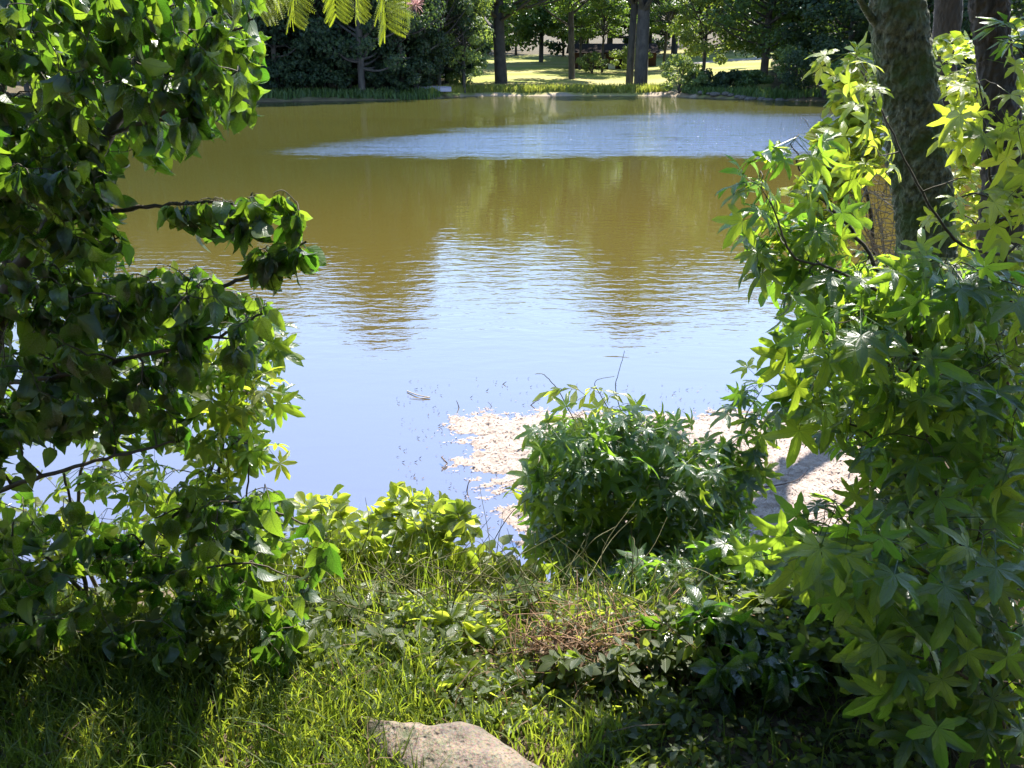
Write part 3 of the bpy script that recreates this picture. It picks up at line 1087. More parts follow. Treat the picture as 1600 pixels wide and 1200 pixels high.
# shore grass and reeds, as geometry
def blades(n, xf, yf_, hmin, hmax, w, mat, name, label=None, bend=.4, zf=None, colr=None):
    x, y = xf(n), yf_(n)
    if callable(y):
        y = y(x)
    z = hfun(x, y) if zf is None else zf(x, y)
    h = rng.uniform(hmin, hmax, n) * rng.uniform(.6, 1, n)
    a = rng.uniform(0, 6.283, n)
    bd = rng.uniform(.05, bend, n) * h
    ww = w * rng.uniform(.6, 1.3, n)
    dx, dy = np.cos(a), np.sin(a)
    b2 = rng.uniform(0, 6.283, n)
    sx, sy = np.cos(b2), np.sin(b2)
    vs = []
    for t, wt in ((0, 1), (.4, .9), (.75, .6)):
        cx_, cy_, cz_ = x + dx * bd * t * t, y + dy * bd * t * t, z + h * t * (1 - .25 * t * bend)
        vs.append(np.stack([cx_ - sx * ww * wt / 2, cy_ - sy * ww * wt / 2, cz_], 1))
        vs.append(np.stack([cx_ + sx * ww * wt / 2, cy_ + sy * ww * wt / 2, cz_], 1))
    vs.append(np.stack([x + dx * bd, y + dy * bd, z + h * (1 - .25 * bend)], 1))
    V_ = np.stack(vs, 1).reshape(-1, 3)
    k = np.arange(n)[:, None] * 7
    F_ = np.concatenate([k + np.array(q) for q in ([0, 1, 3], [0, 3, 2], [2, 3, 5], [2, 5, 4], [4, 5, 6])], 1).reshape(-1, 3)
    uvb = np.tile(np.array([[-.5, 0], [.5, 0], [-.5, .4], [.5, .4], [-.5, .7], [.5, .7], [0, 1]]), (n, 1))
    return link(name, np_mesh(name, V_, F_, mat, uv=uvb, face_attr=np.repeat(rng.random(n), 5)), kind='stuff', label=label, category='grass')


def shore_y(off0, off1):
    return lambda n: (lambda x: np.interp(x, *YF) + rng.uniform(off0, off1, len(x)))


blades(9000, lambda n: rng.uniform(-8, 17, n), shore_y(1.0, 3.6), .30, 1.05, .10, M['reed'], 'shore_reeds', 'tall yellow green reeds along the sunny far shore')
blades(7000, lambda n: rng.uniform(-40, -7, n), shore_y(.3, 3.0), .4, 1.0, .12, M['far'], 'shore_grass', 'shaded rank grass along the far left shore')
blades(5000, lambda n: rng.uniform(18, 36, n), shore_y(.3, 3.0), .4, 1.0, .12, M['far'], 'shore_weeds', 'dark weeds above the rocky far right shore')


def rock(name, loc, sx, sy, sz, seed, mat, label=None, cat='rock', group=None, sub=3):
    import bmesh
    bm = bmesh.new()
    bmesh.ops.create_icosphere(bm, subdivisions=sub, radius=1)
    for v in bm.verts:
        p = v.co.copy()
        d = noise.noise(p * .9 + Vector((seed, 0, 0))) * .35 + noise.noise(p * 2.3 + Vector((0, seed, 0))) * .16 + noise.noise(p * 6 + Vector((0, seed, 0))) * .05
        v.co = p * (1 + d)
        v.co.x *= sx
        v.co.y *= sy
        v.co.z = max(-.4, min(v.co.z, .85)) * sz
    me = D.meshes.new(name)
    bm.to_mesh(me)
    bm.free()
    for p in me.polygons:
        p.use_smooth = True
    me.materials.append(mat)
    o = link(name, me, loc=loc, label=label, category=cat, group=group)
    return o


for i in range(22):
    px = 1088 + i * 9.5 + rng.uniform(-3, 3)
    x = XatY(px, 85)
    y = float(np.interp(x, *YF)) + rng.uniform(-.1, .7)
    x = XatY(px, y)
    s = rng.uniform(.25, .6)
    rock('shore_rock', (x, y, H(x, y) + .05), s, s * .8, s * .6, i * 3.1, M['farrock'], 'small grey rock in the line of stones at the foot of the far dark shrubs', group='rocks along the far right shore', sub=2)

# upturned boat on the far left bank
bx_, by_ = XatY(677, 86.5), 86.5
root = empty('rowing_boat', (bx_, by_, H(bx_, by_) + .12), 'small grey boat lying on the grass below the dark wood', 'boat')
st = []
for i in range(13):
    t = i / 12
    w = .68 * (math.sin(math.pi * (.12 + .80 * t)) ** .6)
    h = .50 - .12 * abs(t - .45)
    L = (t - .5) * 3.6
    st.append([(L, -w, 0), (L, -w * .92, h * .55), (L, -w * .62, h * .95), (L, 0, h * 1.04), (L, w * .62, h * .95), (L, w * .92, h * .55), (L, w, 0)])
bv = [p for ring in st for p in ring]
bf = []
for i in range(12):
    for j in range(6):
        a = i * 7 + j
        bf.append((a, a + 7, a + 8, a + 1))
hull = link('hull', np_mesh('hull', bv, bf, M['boat'], quads=True), root)
T = Tubes()
T.add([(s_[0][0], s_[0][1], 0) for s_ in st], [.035, .035], 6)
T.add([(s_[6][0], s_[6][1], 0) for s_ in st], [.035, .035], 6)
link('gunwale', T.mesh('gunwale', M['farbark']), root)
T = Tubes()
T.add([(s_[3][0], 0, s_[3][2] + .02) for s_ in st], [.03, .03], 6)
link('keel', T.mesh('keel', M['boat']), root)
for k_ in (0, 12):
    link('transom', np_mesh('transom', st[k_], [(0, j, j + 1) for j in range(1, 6)], M['boat'], smooth=False), root)

# low brick house half hidden behind the lawn trees
def box(T, x0, x1, y0, y1, z0, z1):
    b = len(T[0])
    T[0].extend([(x0, y0, z0), (x1, y0, z0), (x1, y1, z0), (x0, y1, z0), (x0, y0, z1), (x1, y0, z1), (x1, y1, z1), (x0, y1, z1)])
    T[1].extend([tuple(b + k for k in q) for q in ((0, 3, 2, 1), (4, 5, 6, 7), (0, 1, 5, 4), (1, 2, 6, 5), (2, 3, 7, 6), (3, 0, 4, 7))])
    return T


def boxes(name, bl, mat, parent):
    T = ([], [])
    for b in bl:
        box(T, *b)
    return link(name, np_mesh(name, T[0], T[1], mat, quads=True, smooth=False), parent)


M['brick'] = plain_mat('dark red brick', (.05, .025, .02), (.09, .045, .035), 2, .9)
M['roof'] = plain_mat('dark shingle', (.018, .015, .015), (.035, .03, .028), 3, 1.0, spec=0)
M['glass'] = plain_mat('dark window glass', (.02, .025, .03), (.03, .035, .04), 3, .1, spec=.6)
M['white'] = plain_mat('white paint', (.6, .6, .58), (.75, .74, .72), 3, .6)
hy = 134
hx = XatY(958, hy)
root = empty('brick_house', (hx, hy, H(hx, hy)), 'low dark red brick house half hidden behind the pines', 'house')
boxes('wall', [(-6.5, 6.5, 0, 7, -.6, 2.3)], M['brick'], root)
rfv = [(-7, -.6, 2.3), (7, -.6, 2.3), (7, 7.6, 2.3), (-7, 7.6, 2.3), (-7, 3.5, 3.7), (7, 3.5, 3.7)]
link('roof', np_mesh('roof', rfv, [(0, 1, 5), (0, 5, 4), (2, 3, 4), (2, 4, 5), (0, 4, 3), (1, 2, 5), (0, 3, 2), (0, 2, 1)], M['roof'], smooth=False), root)
for wx in (-4.6, -1.9, 3.6):
    wd = boxes('window', [(wx - .6, wx + .6, -.06, -.004, .9, 2.1)], M['glass'], root)
    boxes('frame', [(wx - .68, wx - .6, -.09, -.005, .82, 2.18), (wx + .6, wx + .68, -.09, -.005, .82, 2.18), (wx - .6, wx + .6, -.09, -.005, 2.1, 2.18), (wx - .6, wx + .6, -.09, -.005, .82, .9)], M['roof'], wd)
boxes('door', [(.7, 1.6, -.06, -.004, 0, 2.05)], M['roof'], root)
ac = boxes('utility_box', [(-.9, .1, -.8, -.1, 0, .75)], M['white'], None)
ac.location = root.location
ac['label'] = 'small white box standing against the brick house'
ac['category'] = 'box'

# unseen wood added behind and beside the viewer to cut the sky light
cc, nn_ = [], []
tr = Tubes()
spots = [(rng.uniform(-22, 22), rng.uniform(-22, -6)) for i in range(26)] + [(s * rng.uniform(15, 22), rng.uniform(-8, 2)) for s in (-1, 1) for i in range(5)]
for i, (x, y) in enumerate(spots):
    Hh = rng.uniform(13, 19)
    c, nn, bc = crown_points(Hh, Hh * .27, .05, 34, 1300, 'round', 400 + i)
    z0 = H(x, y)
    cc.append(c + np.array([x, y, z0]))
    nn_.append(nn)
    tr.add([(x, y, z0 - .5), (x + .3, y, z0 + Hh * .8)], [.24, .06], 6)
cc, nn_ = np.concatenate(cc), np.concatenate(nn_)
link('skyblock_wood', clump_mesh('skyblock_wood', cc, nn_, np.full(len(cc), .95), M['farshaded']), kind='stuff', label='unseen wood added behind the viewpoint to cut the sky light', category='wood')
link('skyblock_trunks', tr.mesh('skyblock_trunks', M['farbark']), kind='stuff', label='trunks of the unseen wood added behind the viewpoint', category='trunks')
# ------------------------------------------------------------------ near trees: trunks
def big_trunk(name, path, radii, mat, seed, label, sides=72, rings=420, amp=.012, crown=None, scale=26):
    base = Vector(path[0])
    root = empty(name, base, label, 'tree')
    sm = smooth_path(path, max(2, rings // (len(path) - 1)))
    T = Tubes()
    T.add([p - base for p in sm], radii, sides)
    me = T.mesh('trunk', M[mat])
    nv = len(me.vertices)
    co = np.empty(nv * 3, np.float32)
    me.vertices.foreach_get('co', co)
    co = co.reshape(-1, 3)
    ring = np.arange(nv) // sides
    cen = np.array([tuple(p - base) for p in sm])[ring]
    dirv = co - cen
    dirv /= np.linalg.norm(dirv, axis=1, keepdims=True) + 1e-9
    o_ = Vector((seed * 3.1, seed, 0))
    d = np.array([(abs(noise.noise(Vector((p[0] * scale, p[1] * scale, p[2] * scale * .40)) + o_)) * -1.0 +
                   noise.noise(Vector((p[0] * 70, p[1] * 70, p[2] * 45)) + o_) * .45 + noise.noise(Vector((p[0] * 5, p[1] * 5, p[2] * 2.0)) + o_) * 1.6) for p in co])
    co = co + dirv * (d * amp)[:, None]
    me.vertices.foreach_set('co', co.ravel())
    me.update()
    link('trunk', me, root)
    return root, base


def near_crown(root, base, centre, rad, n, sp, mat, size, limbs_from, seed, nb=26):
    r = np.random.default_rng(seed)
    T = Tubes()
    bc = []
    for i in range(nb):
        a = r.uniform(0, 6.283)
        rr = math.sqrt(r.uniform(.05, 1))
        bc.append(Vector(centre) + Vector((rad[0] * rr * math.cos(a), rad[1] * rr * math.sin(a), rad[2] * r.uniform(-1, 1))))
        st = Vector(limbs_from) + Vector((0, 0, r.uniform(-1.2, 1.5)))
        mid = st.lerp(bc[-1], .5) + Vector((0, 0, .3))
        T.add([p - base for p in smooth_path([st, mid, bc[-1]], 5)], [.05, .008], 6)
    link('branches', T.mesh('branches', M['darkbark']), root, kind='stuff')
    ms = []
    for i in range(n):
        b = bc[r.integers(nb)]
        p = b + Vector(r.normal(0, 1, 3)) * .42
        ms.append(basis(p, Vector((r.normal(), r.normal(), r.uniform(-1.3, .2))), Vector((r.normal() * .5, r.normal() * .5, 1)), size * r.uniform(.7, 1.2)))
    link('crown', joined('crown', sp, np.array(ms), mat, base), root, kind='stuff')


pb = P(1452, 700, 2.95)
pb.z = H(pb.x, pb.y) - .1
root, b0 = big_trunk('leaning_tree', [pb, P(1446, 420, 2.9), P(1432, 240, 2.9), P(1418, 120, 2.9), P(1402, -20, 2.9), P(1385, -260, 2.95), P(1350, -600, 3.1), (1.6, 3.4, 7.2)],
                     [.115, .098, .092, .088, .084, .078, .065, .04], 'bark', 1,
                     'thick leaning tree trunk with mossy grey bark rising from the right foliage', amp=.017, scale=34)
near_crown(root, b0, (1.1, 1.9, 8.4), (1.6, 1.4, .9), 1200, 'ovate', M['ovate'], .15, (1.75, 3.3, 6.4), 3)
T = Tubes()
T.add([p - b0 for p in smooth_path([P(1374, 44, 2.9), P(1352, 14, 2.85), P(1330, -30, 2.8), P(1300, -120, 2.7)], 5)], [.014, .009, .006], 8)
link('branch', T.mesh('branch', M['bark']), root)
pb = P(1560, 620, 4.0)
pb.z = H(pb.x, pb.y) - .1
root, b0 = big_trunk('furrowed_tree', [pb, P(1566, 330, 3.9), P(1558, 200, 3.9), P(1550, 90, 3.9), P(1542, -30, 3.9), P(1530, -300, 4.0), (2.5, 4.3, 7.5)],
                     [.11, .092, .088, .085, .082, .075, .045], 'darkbark', 2,
                     'slimmer tree trunk with black furrowed bark near the right edge', amp=.022, rings=260, sides=56, scale=22)
near_crown(root, b0, (2.9, 2.4, 8.9), (1.7, 1.3, 1.0), 1000, 'star', M['star'], .2, (2.4, 4.2, 6.5), 4)
pb = P(1478, 400, 9.0)
pb.z = H(pb.x, pb.y) - .1
root, b0 = big_trunk('slender_tree', [pb, P(1478, 60, 9.0), P(1476, -60, 9.0), P(1470, -500, 9.2)], [.15, .13, .12, .08], 'darkbark', 5,
                     'dark slender trunk seen in the gap between the two near trunks', amp=.02, rings=80, sides=24)
near_crown(root, b0, (3.2, 7.8, 8.4), (1.25, 1.1, .8), 1200, 'ovate', M['ovate'], .20, tuple(P(1470, -480, 9.2)), 6)  # crown out of view, placed so its shade falls on the round bush

# ------------------------------------------------------------------ left side: tree with ovate leaves
left_holes = [(232, 385, 24), (215, 270, 26), (245, 300, 20), (225, 330, 18), (180, 250, 14), (100, 715, 26), (120, 760, 24), (68, 770, 16), (185, 770, 18), (205, 790, 16), (340, 525, 22), (20, 590, 20),
              (30, 520, 16), (215, 950, 22), (198, 975, 18), (60, 360, 16), (120, 330, 10), (232, 990, 18), (360, 700, 16), (335, 730, 14), (470, 870, 20), (10, 780, 14), (150, 690, 10)]
LB = P(-120, 1060, 2.0)
LB.z = H(LB.x, LB.y) - .05
limbs = [([LB, P(-90, 800, 2.0), P(-30, 600, 2.05), P(20, 440, 2.1), P(85, 345, 2.1), P(170, 212, 2.15), P(232, 60, 2.2), P(262, -80, 2.25), P(290, -300, 2.3)], .030, .008),
         ([P(85, 345, 2.1), P(180, 330, 2.0), P(280, 318, 1.95), P(380, 318, 1.9), P(470, 330, 1.9)], .007, .0025),
         ([P(20, 440, 2.1), P(130, 465, 1.95), P(260, 470, 1.9), P(370, 440, 1.9), P(420, 410, 1.9), P(478, 378, 1.9)], .008, .003),
         ([P(-30, 600, 2.05), P(80, 590, 1.9), P(200, 560, 1.85), P(330, 530, 1.85), P(410, 490, 1.85)], .008, .003),
         ([P(170, 212, 2.15), P(250, 180, 2.0), P(320, 140, 1.95), P(375, 110, 1.95)], .006, .0025),
         ([P(232, 60, 2.2), P(300, 50, 2.1), P(360, 50, 2.05), P(395, 30, 2.0)], .006, .0025),
         ([P(20, 440, 2.1), P(-20, 300, 2.2), P(0, 150, 2.3), P(60, 20, 2.4), P(90, -100, 2.4)], .012, .004),
         ([P(-90, 800, 2.0), P(20, 760, 1.85), P(150, 720, 1.8), P(280, 690, 1.8)], .009, .003)]
regions = [([(-60, -60), (400, -60), (395, 40), (400, 120), (385, 170), (345, 165), (310, 190), (250, 235), (180, 240), (-60, 300)], 1.85, 2.75, 440),
           ([(-60, 230), (190, 240), (190, 400), (330, 420), (340, 500), (-60, 520)], 1.8, 2.6, 240),
           ([(330, 285), (430, 290), (480, 330), (470, 360), (330, 350), (260, 320)], 1.8, 2.0, 34),
           ([(390, 385), (480, 370), (500, 385), (450, 400), (410, 420)], 1.85, 1.95, 16),
           ([(-60, 480), (330, 440), (430, 470), (425, 500), (400, 520), (350, 560), (300, 600), (280, 690), (-60, 720)], 1.75, 2.5, 240)]
grow('left_tree', 'big leafy tree of dark drooping oval leaves filling the upper left', 'tree', limbs, regions, 'ovate', M['ovate'], .094, per=5.2, droop=1.9,
     holes=left_holes, toview=.45, spread=.16, upn=.45, jit=.6)

# lower left shrub
LB = P(135, 1085, 2.35)
LB.z = H(LB.x, LB.y) - .05
LB2 = P(168, 1085, 2.4)
LB2.z = H(LB2.x, LB2.y) - .05
limbs = [([LB, P(136, 1000, 2.35), P(135, 930, 2.3), P(120, 840, 2.3), P(100, 740, 2.3)], .012, .004),
         ([LB2, P(170, 1000, 2.4), P(172, 930, 2.35), P(220, 850, 2.2), P(300, 790, 2.1), P(400, 790, 2.0), P(480, 820, 1.95)], .010, .003),
         ([P(135, 930, 2.3), P(60, 860, 2.2), P(-20, 820, 2.2)], .007, .003),
         ([P(172, 930, 2.35), P(260, 900, 2.1), P(380, 880, 2.05), P(450, 900, 2.0)], .006, .002)]
regions = [([(-60, 740), (120, 800), (300, 760), (440, 770), (500, 820), (540, 850), (500, 880), (480, 950), (440, 1040), (300, 1060), (-60, 1040)], 1.75, 2.5, 200),
           ([(-60, 860), (90, 860), (80, 1060), (-60, 1080)], 1.6, 2.0, 16)]
grow('left_shrub', 'lower left shrub of big hanging oval leaves above the grass', 'shrub', limbs, regions, 'ovate', M['ovate'], .110, per=4.6, droop=2.0,
     holes=left_holes + [(250, 985, 14), (520, 920, 24)], toview=.5, spread=.14, upn=.45, jit=.6)
# bright broad leaves at the left lower edge of the tree
limbs = [([P(165, 1090, 2.5) * 1.0, P(230, 980, 2.45), P(250, 880, 2.4), P(262, 800, 2.35)], .006, .003)]
limbs[0][0][0].z = H(limbs[0][0][0].x, limbs[0][0][0].y) - .03
grow('dogwood_sapling', 'young sapling with bright broad leaves hanging in the lower left shrub', 'sapling', limbs,
     [([(60, 790), (260, 770), (330, 900), (290, 1000), (200, 1010), (60, 980)], 2.25, 2.5, 22), ([(330, 770), (450, 790), (430, 900), (350, 900)], 2.2, 2.5, 14)], 'broad', M['bush'], .125, per=3,
     droop=.9, toview=.6, spread=.1, holes=left_holes)
# small leaved understory behind the left tree
limbs = [([Vector((-1.9, 3.1, H(-1.9, 3.1) - .05)), P(120, 800, 2.9), P(160, 640, 2.9), P(200, 480, 2.9)], .010, .003),
         ([Vector((-1.3, 2.9, H(-1.3, 2.9) - .05)), P(300, 850, 2.8), P(340, 700, 2.8), P(350, 600, 2.8)], .008, .003)]
grow('understory_shrub', 'small leaved light green shrub showing through gaps in the left tree', 'shrub', limbs,
     [([(-60, 380), (330, 420), (390, 560), (400, 700), (330, 800), (-60, 840)], 2.5, 3.2, 170), ([(-60, 800), (480, 830), (460, 1040), (-60, 1040)], 2.5, 3.1, 140)], 'small', M['cover'], .055, per=8,
     droop=.3, toview=.3, holes=left_holes, spread=.2)
# sweetgum sapling on the left
LB = P(300, 1050, 2.35)
LB.z = H(LB.x, LB.y) - .04
limbs = [([LB, P(310, 930, 2.3), P(330, 820, 2.25), P(345, 720, 2.2), P(350, 620, 2.2), P(340, 540, 2.2)], .008, .0025),
         ([P(345, 720, 2.2), P(370, 690, 2.15), P(400, 700, 2.1)], .003, .0015)]
grow('sweetgum_sapling', 'slim sapling with yellow green star leaves at the edge of the left tree', 'sapling', limbs,
     [([(330, 480), (390, 500), (410, 600), (420, 700), (380, 740), (300, 770), (290, 680), (330, 600)], 2.05, 2.3, 34), ([(60, 700), (280, 640), (250, 820), (100, 820)], 2.1, 2.4, 16)],
     'star', M['star'], .125, per=3.2, droop=.8, toview=.5, spread=.12, holes=left_holes)
grow('yellow_sprig', 'young sprig with yellow star leaves poking out right of the left tree', 'sapling',
     [([LB + Vector((.06, .1, 0)), P(350, 900, 2.3), P(380, 800, 2.2), P(390, 700, 2.15), P(380, 560, 2.15)], .005, .0015)],
     [([(355, 500), (400, 560), (425, 660), (425, 740), (340, 730), (345, 600)], 2.0, 2.2, 11)], 'star', M['young'], .115, per=2.5, droop=.9, toview=.55, spread=.08)

# ------------------------------------------------------------------ right side: sweetgum thicket
right_holes = [(1235, 300, 30), (1350, 300, 24), (1390, 300, 22), (1320, 270, 14), (1180, 520, 40), (1270, 570, 16), (1250, 700, 44), (1300, 740, 46), (1240, 760, 30), (1400, 765, 18), (1450, 770, 14),
               (1160, 690, 30), (1200, 800, 24)]
RB = P(1500, 1250, 1.75)
RB.z = H(RB.x, RB.y) - .05
limbs = [([RB, P(1480, 1000, 1.8), P(1460, 800, 1.85), P(1440, 600, 1.9), P(1400, 470, 1.95), P(1330, 360, 2.0), P(1265, 290, 2.0), P(1235, 225, 2.0)], .013, .0015),
         ([P(1440, 600, 1.9), P(1370, 560, 1.85), P(1290, 520, 1.85), P(1235, 500, 1.85)], .006, .002),
         ([P(1460, 800, 1.85), P(1380, 700, 1.85), P(1300, 640, 1.85)], .006, .002),
         ([P(1400, 470, 1.95), P(1300, 420, 1.9), P(1240, 400, 1.9), P(1210, 330, 1.9)], .005, .002),
         ([P(1480, 1000, 1.8), P(1400, 900, 1.7), P(1300, 850, 1.7), P(1210, 850, 1.75)], .007, .002)]
regions = [([(1215, 215), (1245, 215), (1290, 290), (1330, 330), (1290, 400), (1240, 420), (1200, 400), (1190, 330), (1175, 290)], 1.9, 2.1, 16),
           ([(1240, 430), (1330, 380), (1450, 380), (1620, 420), (1620, 560), (1300, 600), (1240, 560), (1215, 520)], 1.65, 2.3, 90),
           ([(1250, 600), (1620, 540), (1620, 780), (1350, 760), (1310, 690), (1260, 640)], 1.6, 2.3, 90)]
grow('sweetgum_tree', 'tall young sweetgum with star leaves reaching over the water in front of the mossy trunk', 'tree', limbs, regions, 'star', M['star'], .135, per=4, droop=.75,
     holes=right_holes, toview=.55, spread=.14, leafdir=.4, jit=.7)
RB = P(1560, 1260, 1.6)
RB.z = H(RB.x, RB.y) - .05
limbs = [([RB, P(1560, 1100, 1.6), P(1540, 950, 1.65), P(1500, 850, 1.7), P(1420, 800, 1.75)], .013, .003),
         ([P(1560, 1100, 1.6), P(1480, 1040, 1.5), P(1400, 1020, 1.5)], .006, .002),
         ([P(1540, 950, 1.65), P(1420, 880, 1.6), P(1300, 840, 1.65), P(1230, 850, 1.7)], .006, .002)]
regions = [([(1200, 800), (1350, 770), (1620, 760), (1620, 1230), (1420, 1220), (1400, 1000), (1300, 900), (1210, 880)], 1.35, 2.0, 120)]
grow('lower_sweetgum', 'low sweetgum thicket of big star leaves in the bottom right corner', 'tree', limbs, regions, 'star', M['star'], .150, per=3.6, droop=.8,
     holes=right_holes, toview=.65, spread=.12, leafdir=.4)
RB = P(1600, 900, 2.3)
RB.z = H(RB.x, RB.y) - .05
limbs = [([RB, P(1590, 600, 2.3), P(1570, 400, 2.3), P(1545, 260, 2.3), P(1530, 130, 2.3)], .010, .002),
         ([P(1570, 400, 2.3), P(1500, 380, 2.2), P(1440, 300, 2.2), P(1390, 200, 2.25), P(1345, 110, 2.3)], .005, .002)]
regions = [([(1320, 80), (1370, 95), (1400, 180), (1420, 260), (1380, 290), (1330, 230), (1310, 150)], 2.15, 2.35, 7),
           ([(1500, 90), (1560, 90), (1620, 140), (1620, 420), (1480, 400), (1470, 300), (1500, 200)], 2.1, 2.5, 22)]
grow('sunlit_sweetgum', 'sweetgum shoots with glowing yellow green star leaves beside the upper trunks', 'tree', limbs, regions, 'star', M['young'], .13, per=2.6, droop=.8, toview=.6, spread=.1)
# small leaf filler inside the right thicket
limbs = [([Vector((1.15, 2.6, H(1.15, 2.6) - .05)), P(1400, 900, 2.5), P(1420, 700, 2.5), P(1430, 500, 2.6)], .010, .003),
         ([Vector((1.5, 2.4, H(1.5, 2.4) - .05)), P(1560, 800, 2.5), P(1560, 600, 2.5)], .010, .003)]
grow('thicket_shrub', 'dense small leaved shrub filling the shade behind the right star leaves', 'shrub', limbs,
     [([(1330, 400), (1620, 380), (1620, 1220), (1380, 1220), (1240, 1000), (1200, 900), (1340, 820), (1340, 600)], 2.3, 2.9, 300)], 'small', M['cover'], .06, per=8, droop=.4, toview=.3, holes=right_holes, spread=.2)
# bright bush behind the trunks
limbs = [([Vector((2.9, 5.2, H(2.9, 5.2) - .1)), P(1420, 340, 5.3), P(1420, 220, 5.3), P(1440, 100, 5.4)], .02, .004),
         ([Vector((2.6, 4.7, H(2.6, 4.7) - .1)), P(1360, 340, 5.0), P(1320, 250, 5.1), P(1330, 160, 5.1)], .016, .004),
         ([Vector((3.8, 5.6, H(3.8, 5.6) - .1)), P(1560, 330, 5.6), P(1570, 200, 5.7), P(1580, 80, 5.8)], .02, .004)]
grow('privet_bush', 'bright yellow green small leaved bush glowing behind the two trunks', 'bush', limbs,
     [([(1300, 130), (1345, 70), (1380, 120), (1370, 300), (1330, 340), (1285, 250), (1275, 210)], 4.7, 5.5, 150),
      ([(1455, 60), (1620, 20), (1620, 420), (1455, 420)], 5.2, 6.2, 250),
      ([(1240, 280), (1330, 260), (1330, 400), (1250, 400), (1215, 330)], 4.5, 5.2, 75)], 'small', M['young'], .092, per=9, droop=.3, toview=.4, spread=.3,
     holes=[(1360, 300, 24), (1390, 320, 20), (1235, 330, 16)])
# bare dry twigs left of the mossy trunk
T = Tubes()
bb = Vector((2.5, 4.6, H(2.5, 4.6)))
hub = P(1385, 420, 4.9)
T.add([p - bb for p in smooth_path([bb, bb.lerp(hub, .6) + rv(.05), hub], 5)], [.012, .006], 6)
for i in range(80):
    a = P(rng.uniform(1310, 1415), rng.uniform(265, 390), rng.uniform(4.6, 5.1))
    b = a + Vector((rng.normal(-.05, .18), rng.normal(0, .1), rng.normal(.05, .12)))
    st_ = hub if i % 4 == 0 else a + Vector((rng.normal(.1, .15), rng.normal(0, .1), -rng.uniform(0, .2)))
    T.add([p - bb for p in smooth_path([st_, st_.lerp(a, .5) + rv(.04), a, b], 3)], [.0035, .0014], 4)
o = link('dry_brush', T.mesh('dry_brush', M['deadtwig']), loc=bb, label='tangle of bare pale twigs left of the leaning trunk', category='brush', kind='stuff')
# grey-white leaf spray at far right top
limbs = [([P(1640, 300, 2.6), P(1620, 160, 2.5), P(1600, 90, 2.5), P(1560, 55, 2.5)], .005, .002)]
limbs[0][0].insert(0, Vector((2.3, 2.7, H(2.3, 2.7))))
grow('glossy_sprig', 'sprig of small glossy leaves crossing the black trunk at top right', 'sapling', limbs,
     [([(1545, 40), (1620, 10), (1620, 90), (1560, 75)], 2.4, 2.6, 9)], 'narrow', M['ovate'], .075, per=4, droop=.1, toview=.3, spread=.1)

# ------------------------------------------------------------------ middle: round sweetgum bush with vines
CB = P(1070, 1040, 3.5)
CB.z = H(CB.x, CB.y) - .05
limbs = [([CB, P(1075, 960, 3.55), P(1060, 860, 3.6), P(1030, 760, 3.65), P(1010, 680, 3.7)], .016, .004),
         ([CB + Vector((.1, 0, 0)), P(1110, 950, 3.5), P(1120, 860, 3.5), P(1110, 740, 3.5)], .012, .004),
         ([P(1060, 860, 3.6), P(960, 810, 3.5), P(880, 760, 3.5)], .008, .003),
         ([P(1110, 740, 3.5), P(1150, 700, 3.5), P(1165, 650, 3.5), P(1190, 610, 3.5)], .004, .0016)]
regions = [([(855, 660), (900, 645), (960, 654), (1020, 648), (1060, 665), (1100, 698), (1130, 725), (1145, 790), (1140, 850), (1130, 910), (1110, 985), (1060, 960), (1010, 905), (940, 880), (870, 850), (835, 810), (860, 740), (870, 690)], 3.1, 4.1, 480),
           ([(1150, 590), (1190, 590), (1215, 640), (1190, 670), (1160, 650)], 3.4, 3.55, 7), ([(1150, 680), (1190, 690), (1190, 730), (1150, 720)], 3.4, 3.6, 5),
           ([(1030, 940), (1180, 900), (1180, 1020), (1060, 1040)], 3.1, 3.6, 40)]
grow('sweetgum_bush', 'round dark bush of star leaves standing before the pale sandbar', 'bush', limbs, regions, 'starslim', M['star'], .165, per=4.6, droop=.6, toview=.35, spread=.2,
     holes=[(1000, 720, 8)])
# vines over the bush
VB = P(985, 960, 3.4)
VB.z = H(VB.x, VB.y)
limbs = [([VB, P(970, 860, 3.35), P(950, 740, 3.4), P(900, 660, 3.45), P(872, 610, 3.45), P(850, 586, 3.45), P(836, 584, 3.45)], .004, .0015),
         ([P(950, 740, 3.4), P(975, 680, 3.45), P(962, 610, 3.45), P(966, 585, 3.45), P(976, 548, 3.45)], .003, .0012),
         ([P(975, 680, 3.45), P(940, 620, 3.4), P(930, 596, 3.4), P(960, 588, 3.4)], .0025, .0012),
         ([P(950, 740, 3.4), P(880, 720, 3.4), P(850, 700, 3.4), P(838, 760, 3.4)], .003, .0012),
         ([P(970, 860, 3.35), P(880, 800, 3.4), P(820, 770, 3.4), P(790, 772, 3.4)], .003, .0012)]
grow('climbing_vine', 'thin vine with small pointed leaves rambling over the round dark bush', 'vine', limbs,
     [([(845, 600), (900, 600), (960, 600), (1000, 640), (880, 660), (850, 640)], 3.3, 3.5, 16), ([(840, 660), (880, 680), (870, 780), (830, 790)], 3.3, 3.5, 14), ([(790, 760), (860, 770), (850, 800), (800, 790)], 3.3, 3.5, 6)],
     'narrow', M['bush'], .10, per=3, droop=.6, toview=.3, spread=.1, twigmat='greentwig', limbmat='greentwig', limb_name='runner')

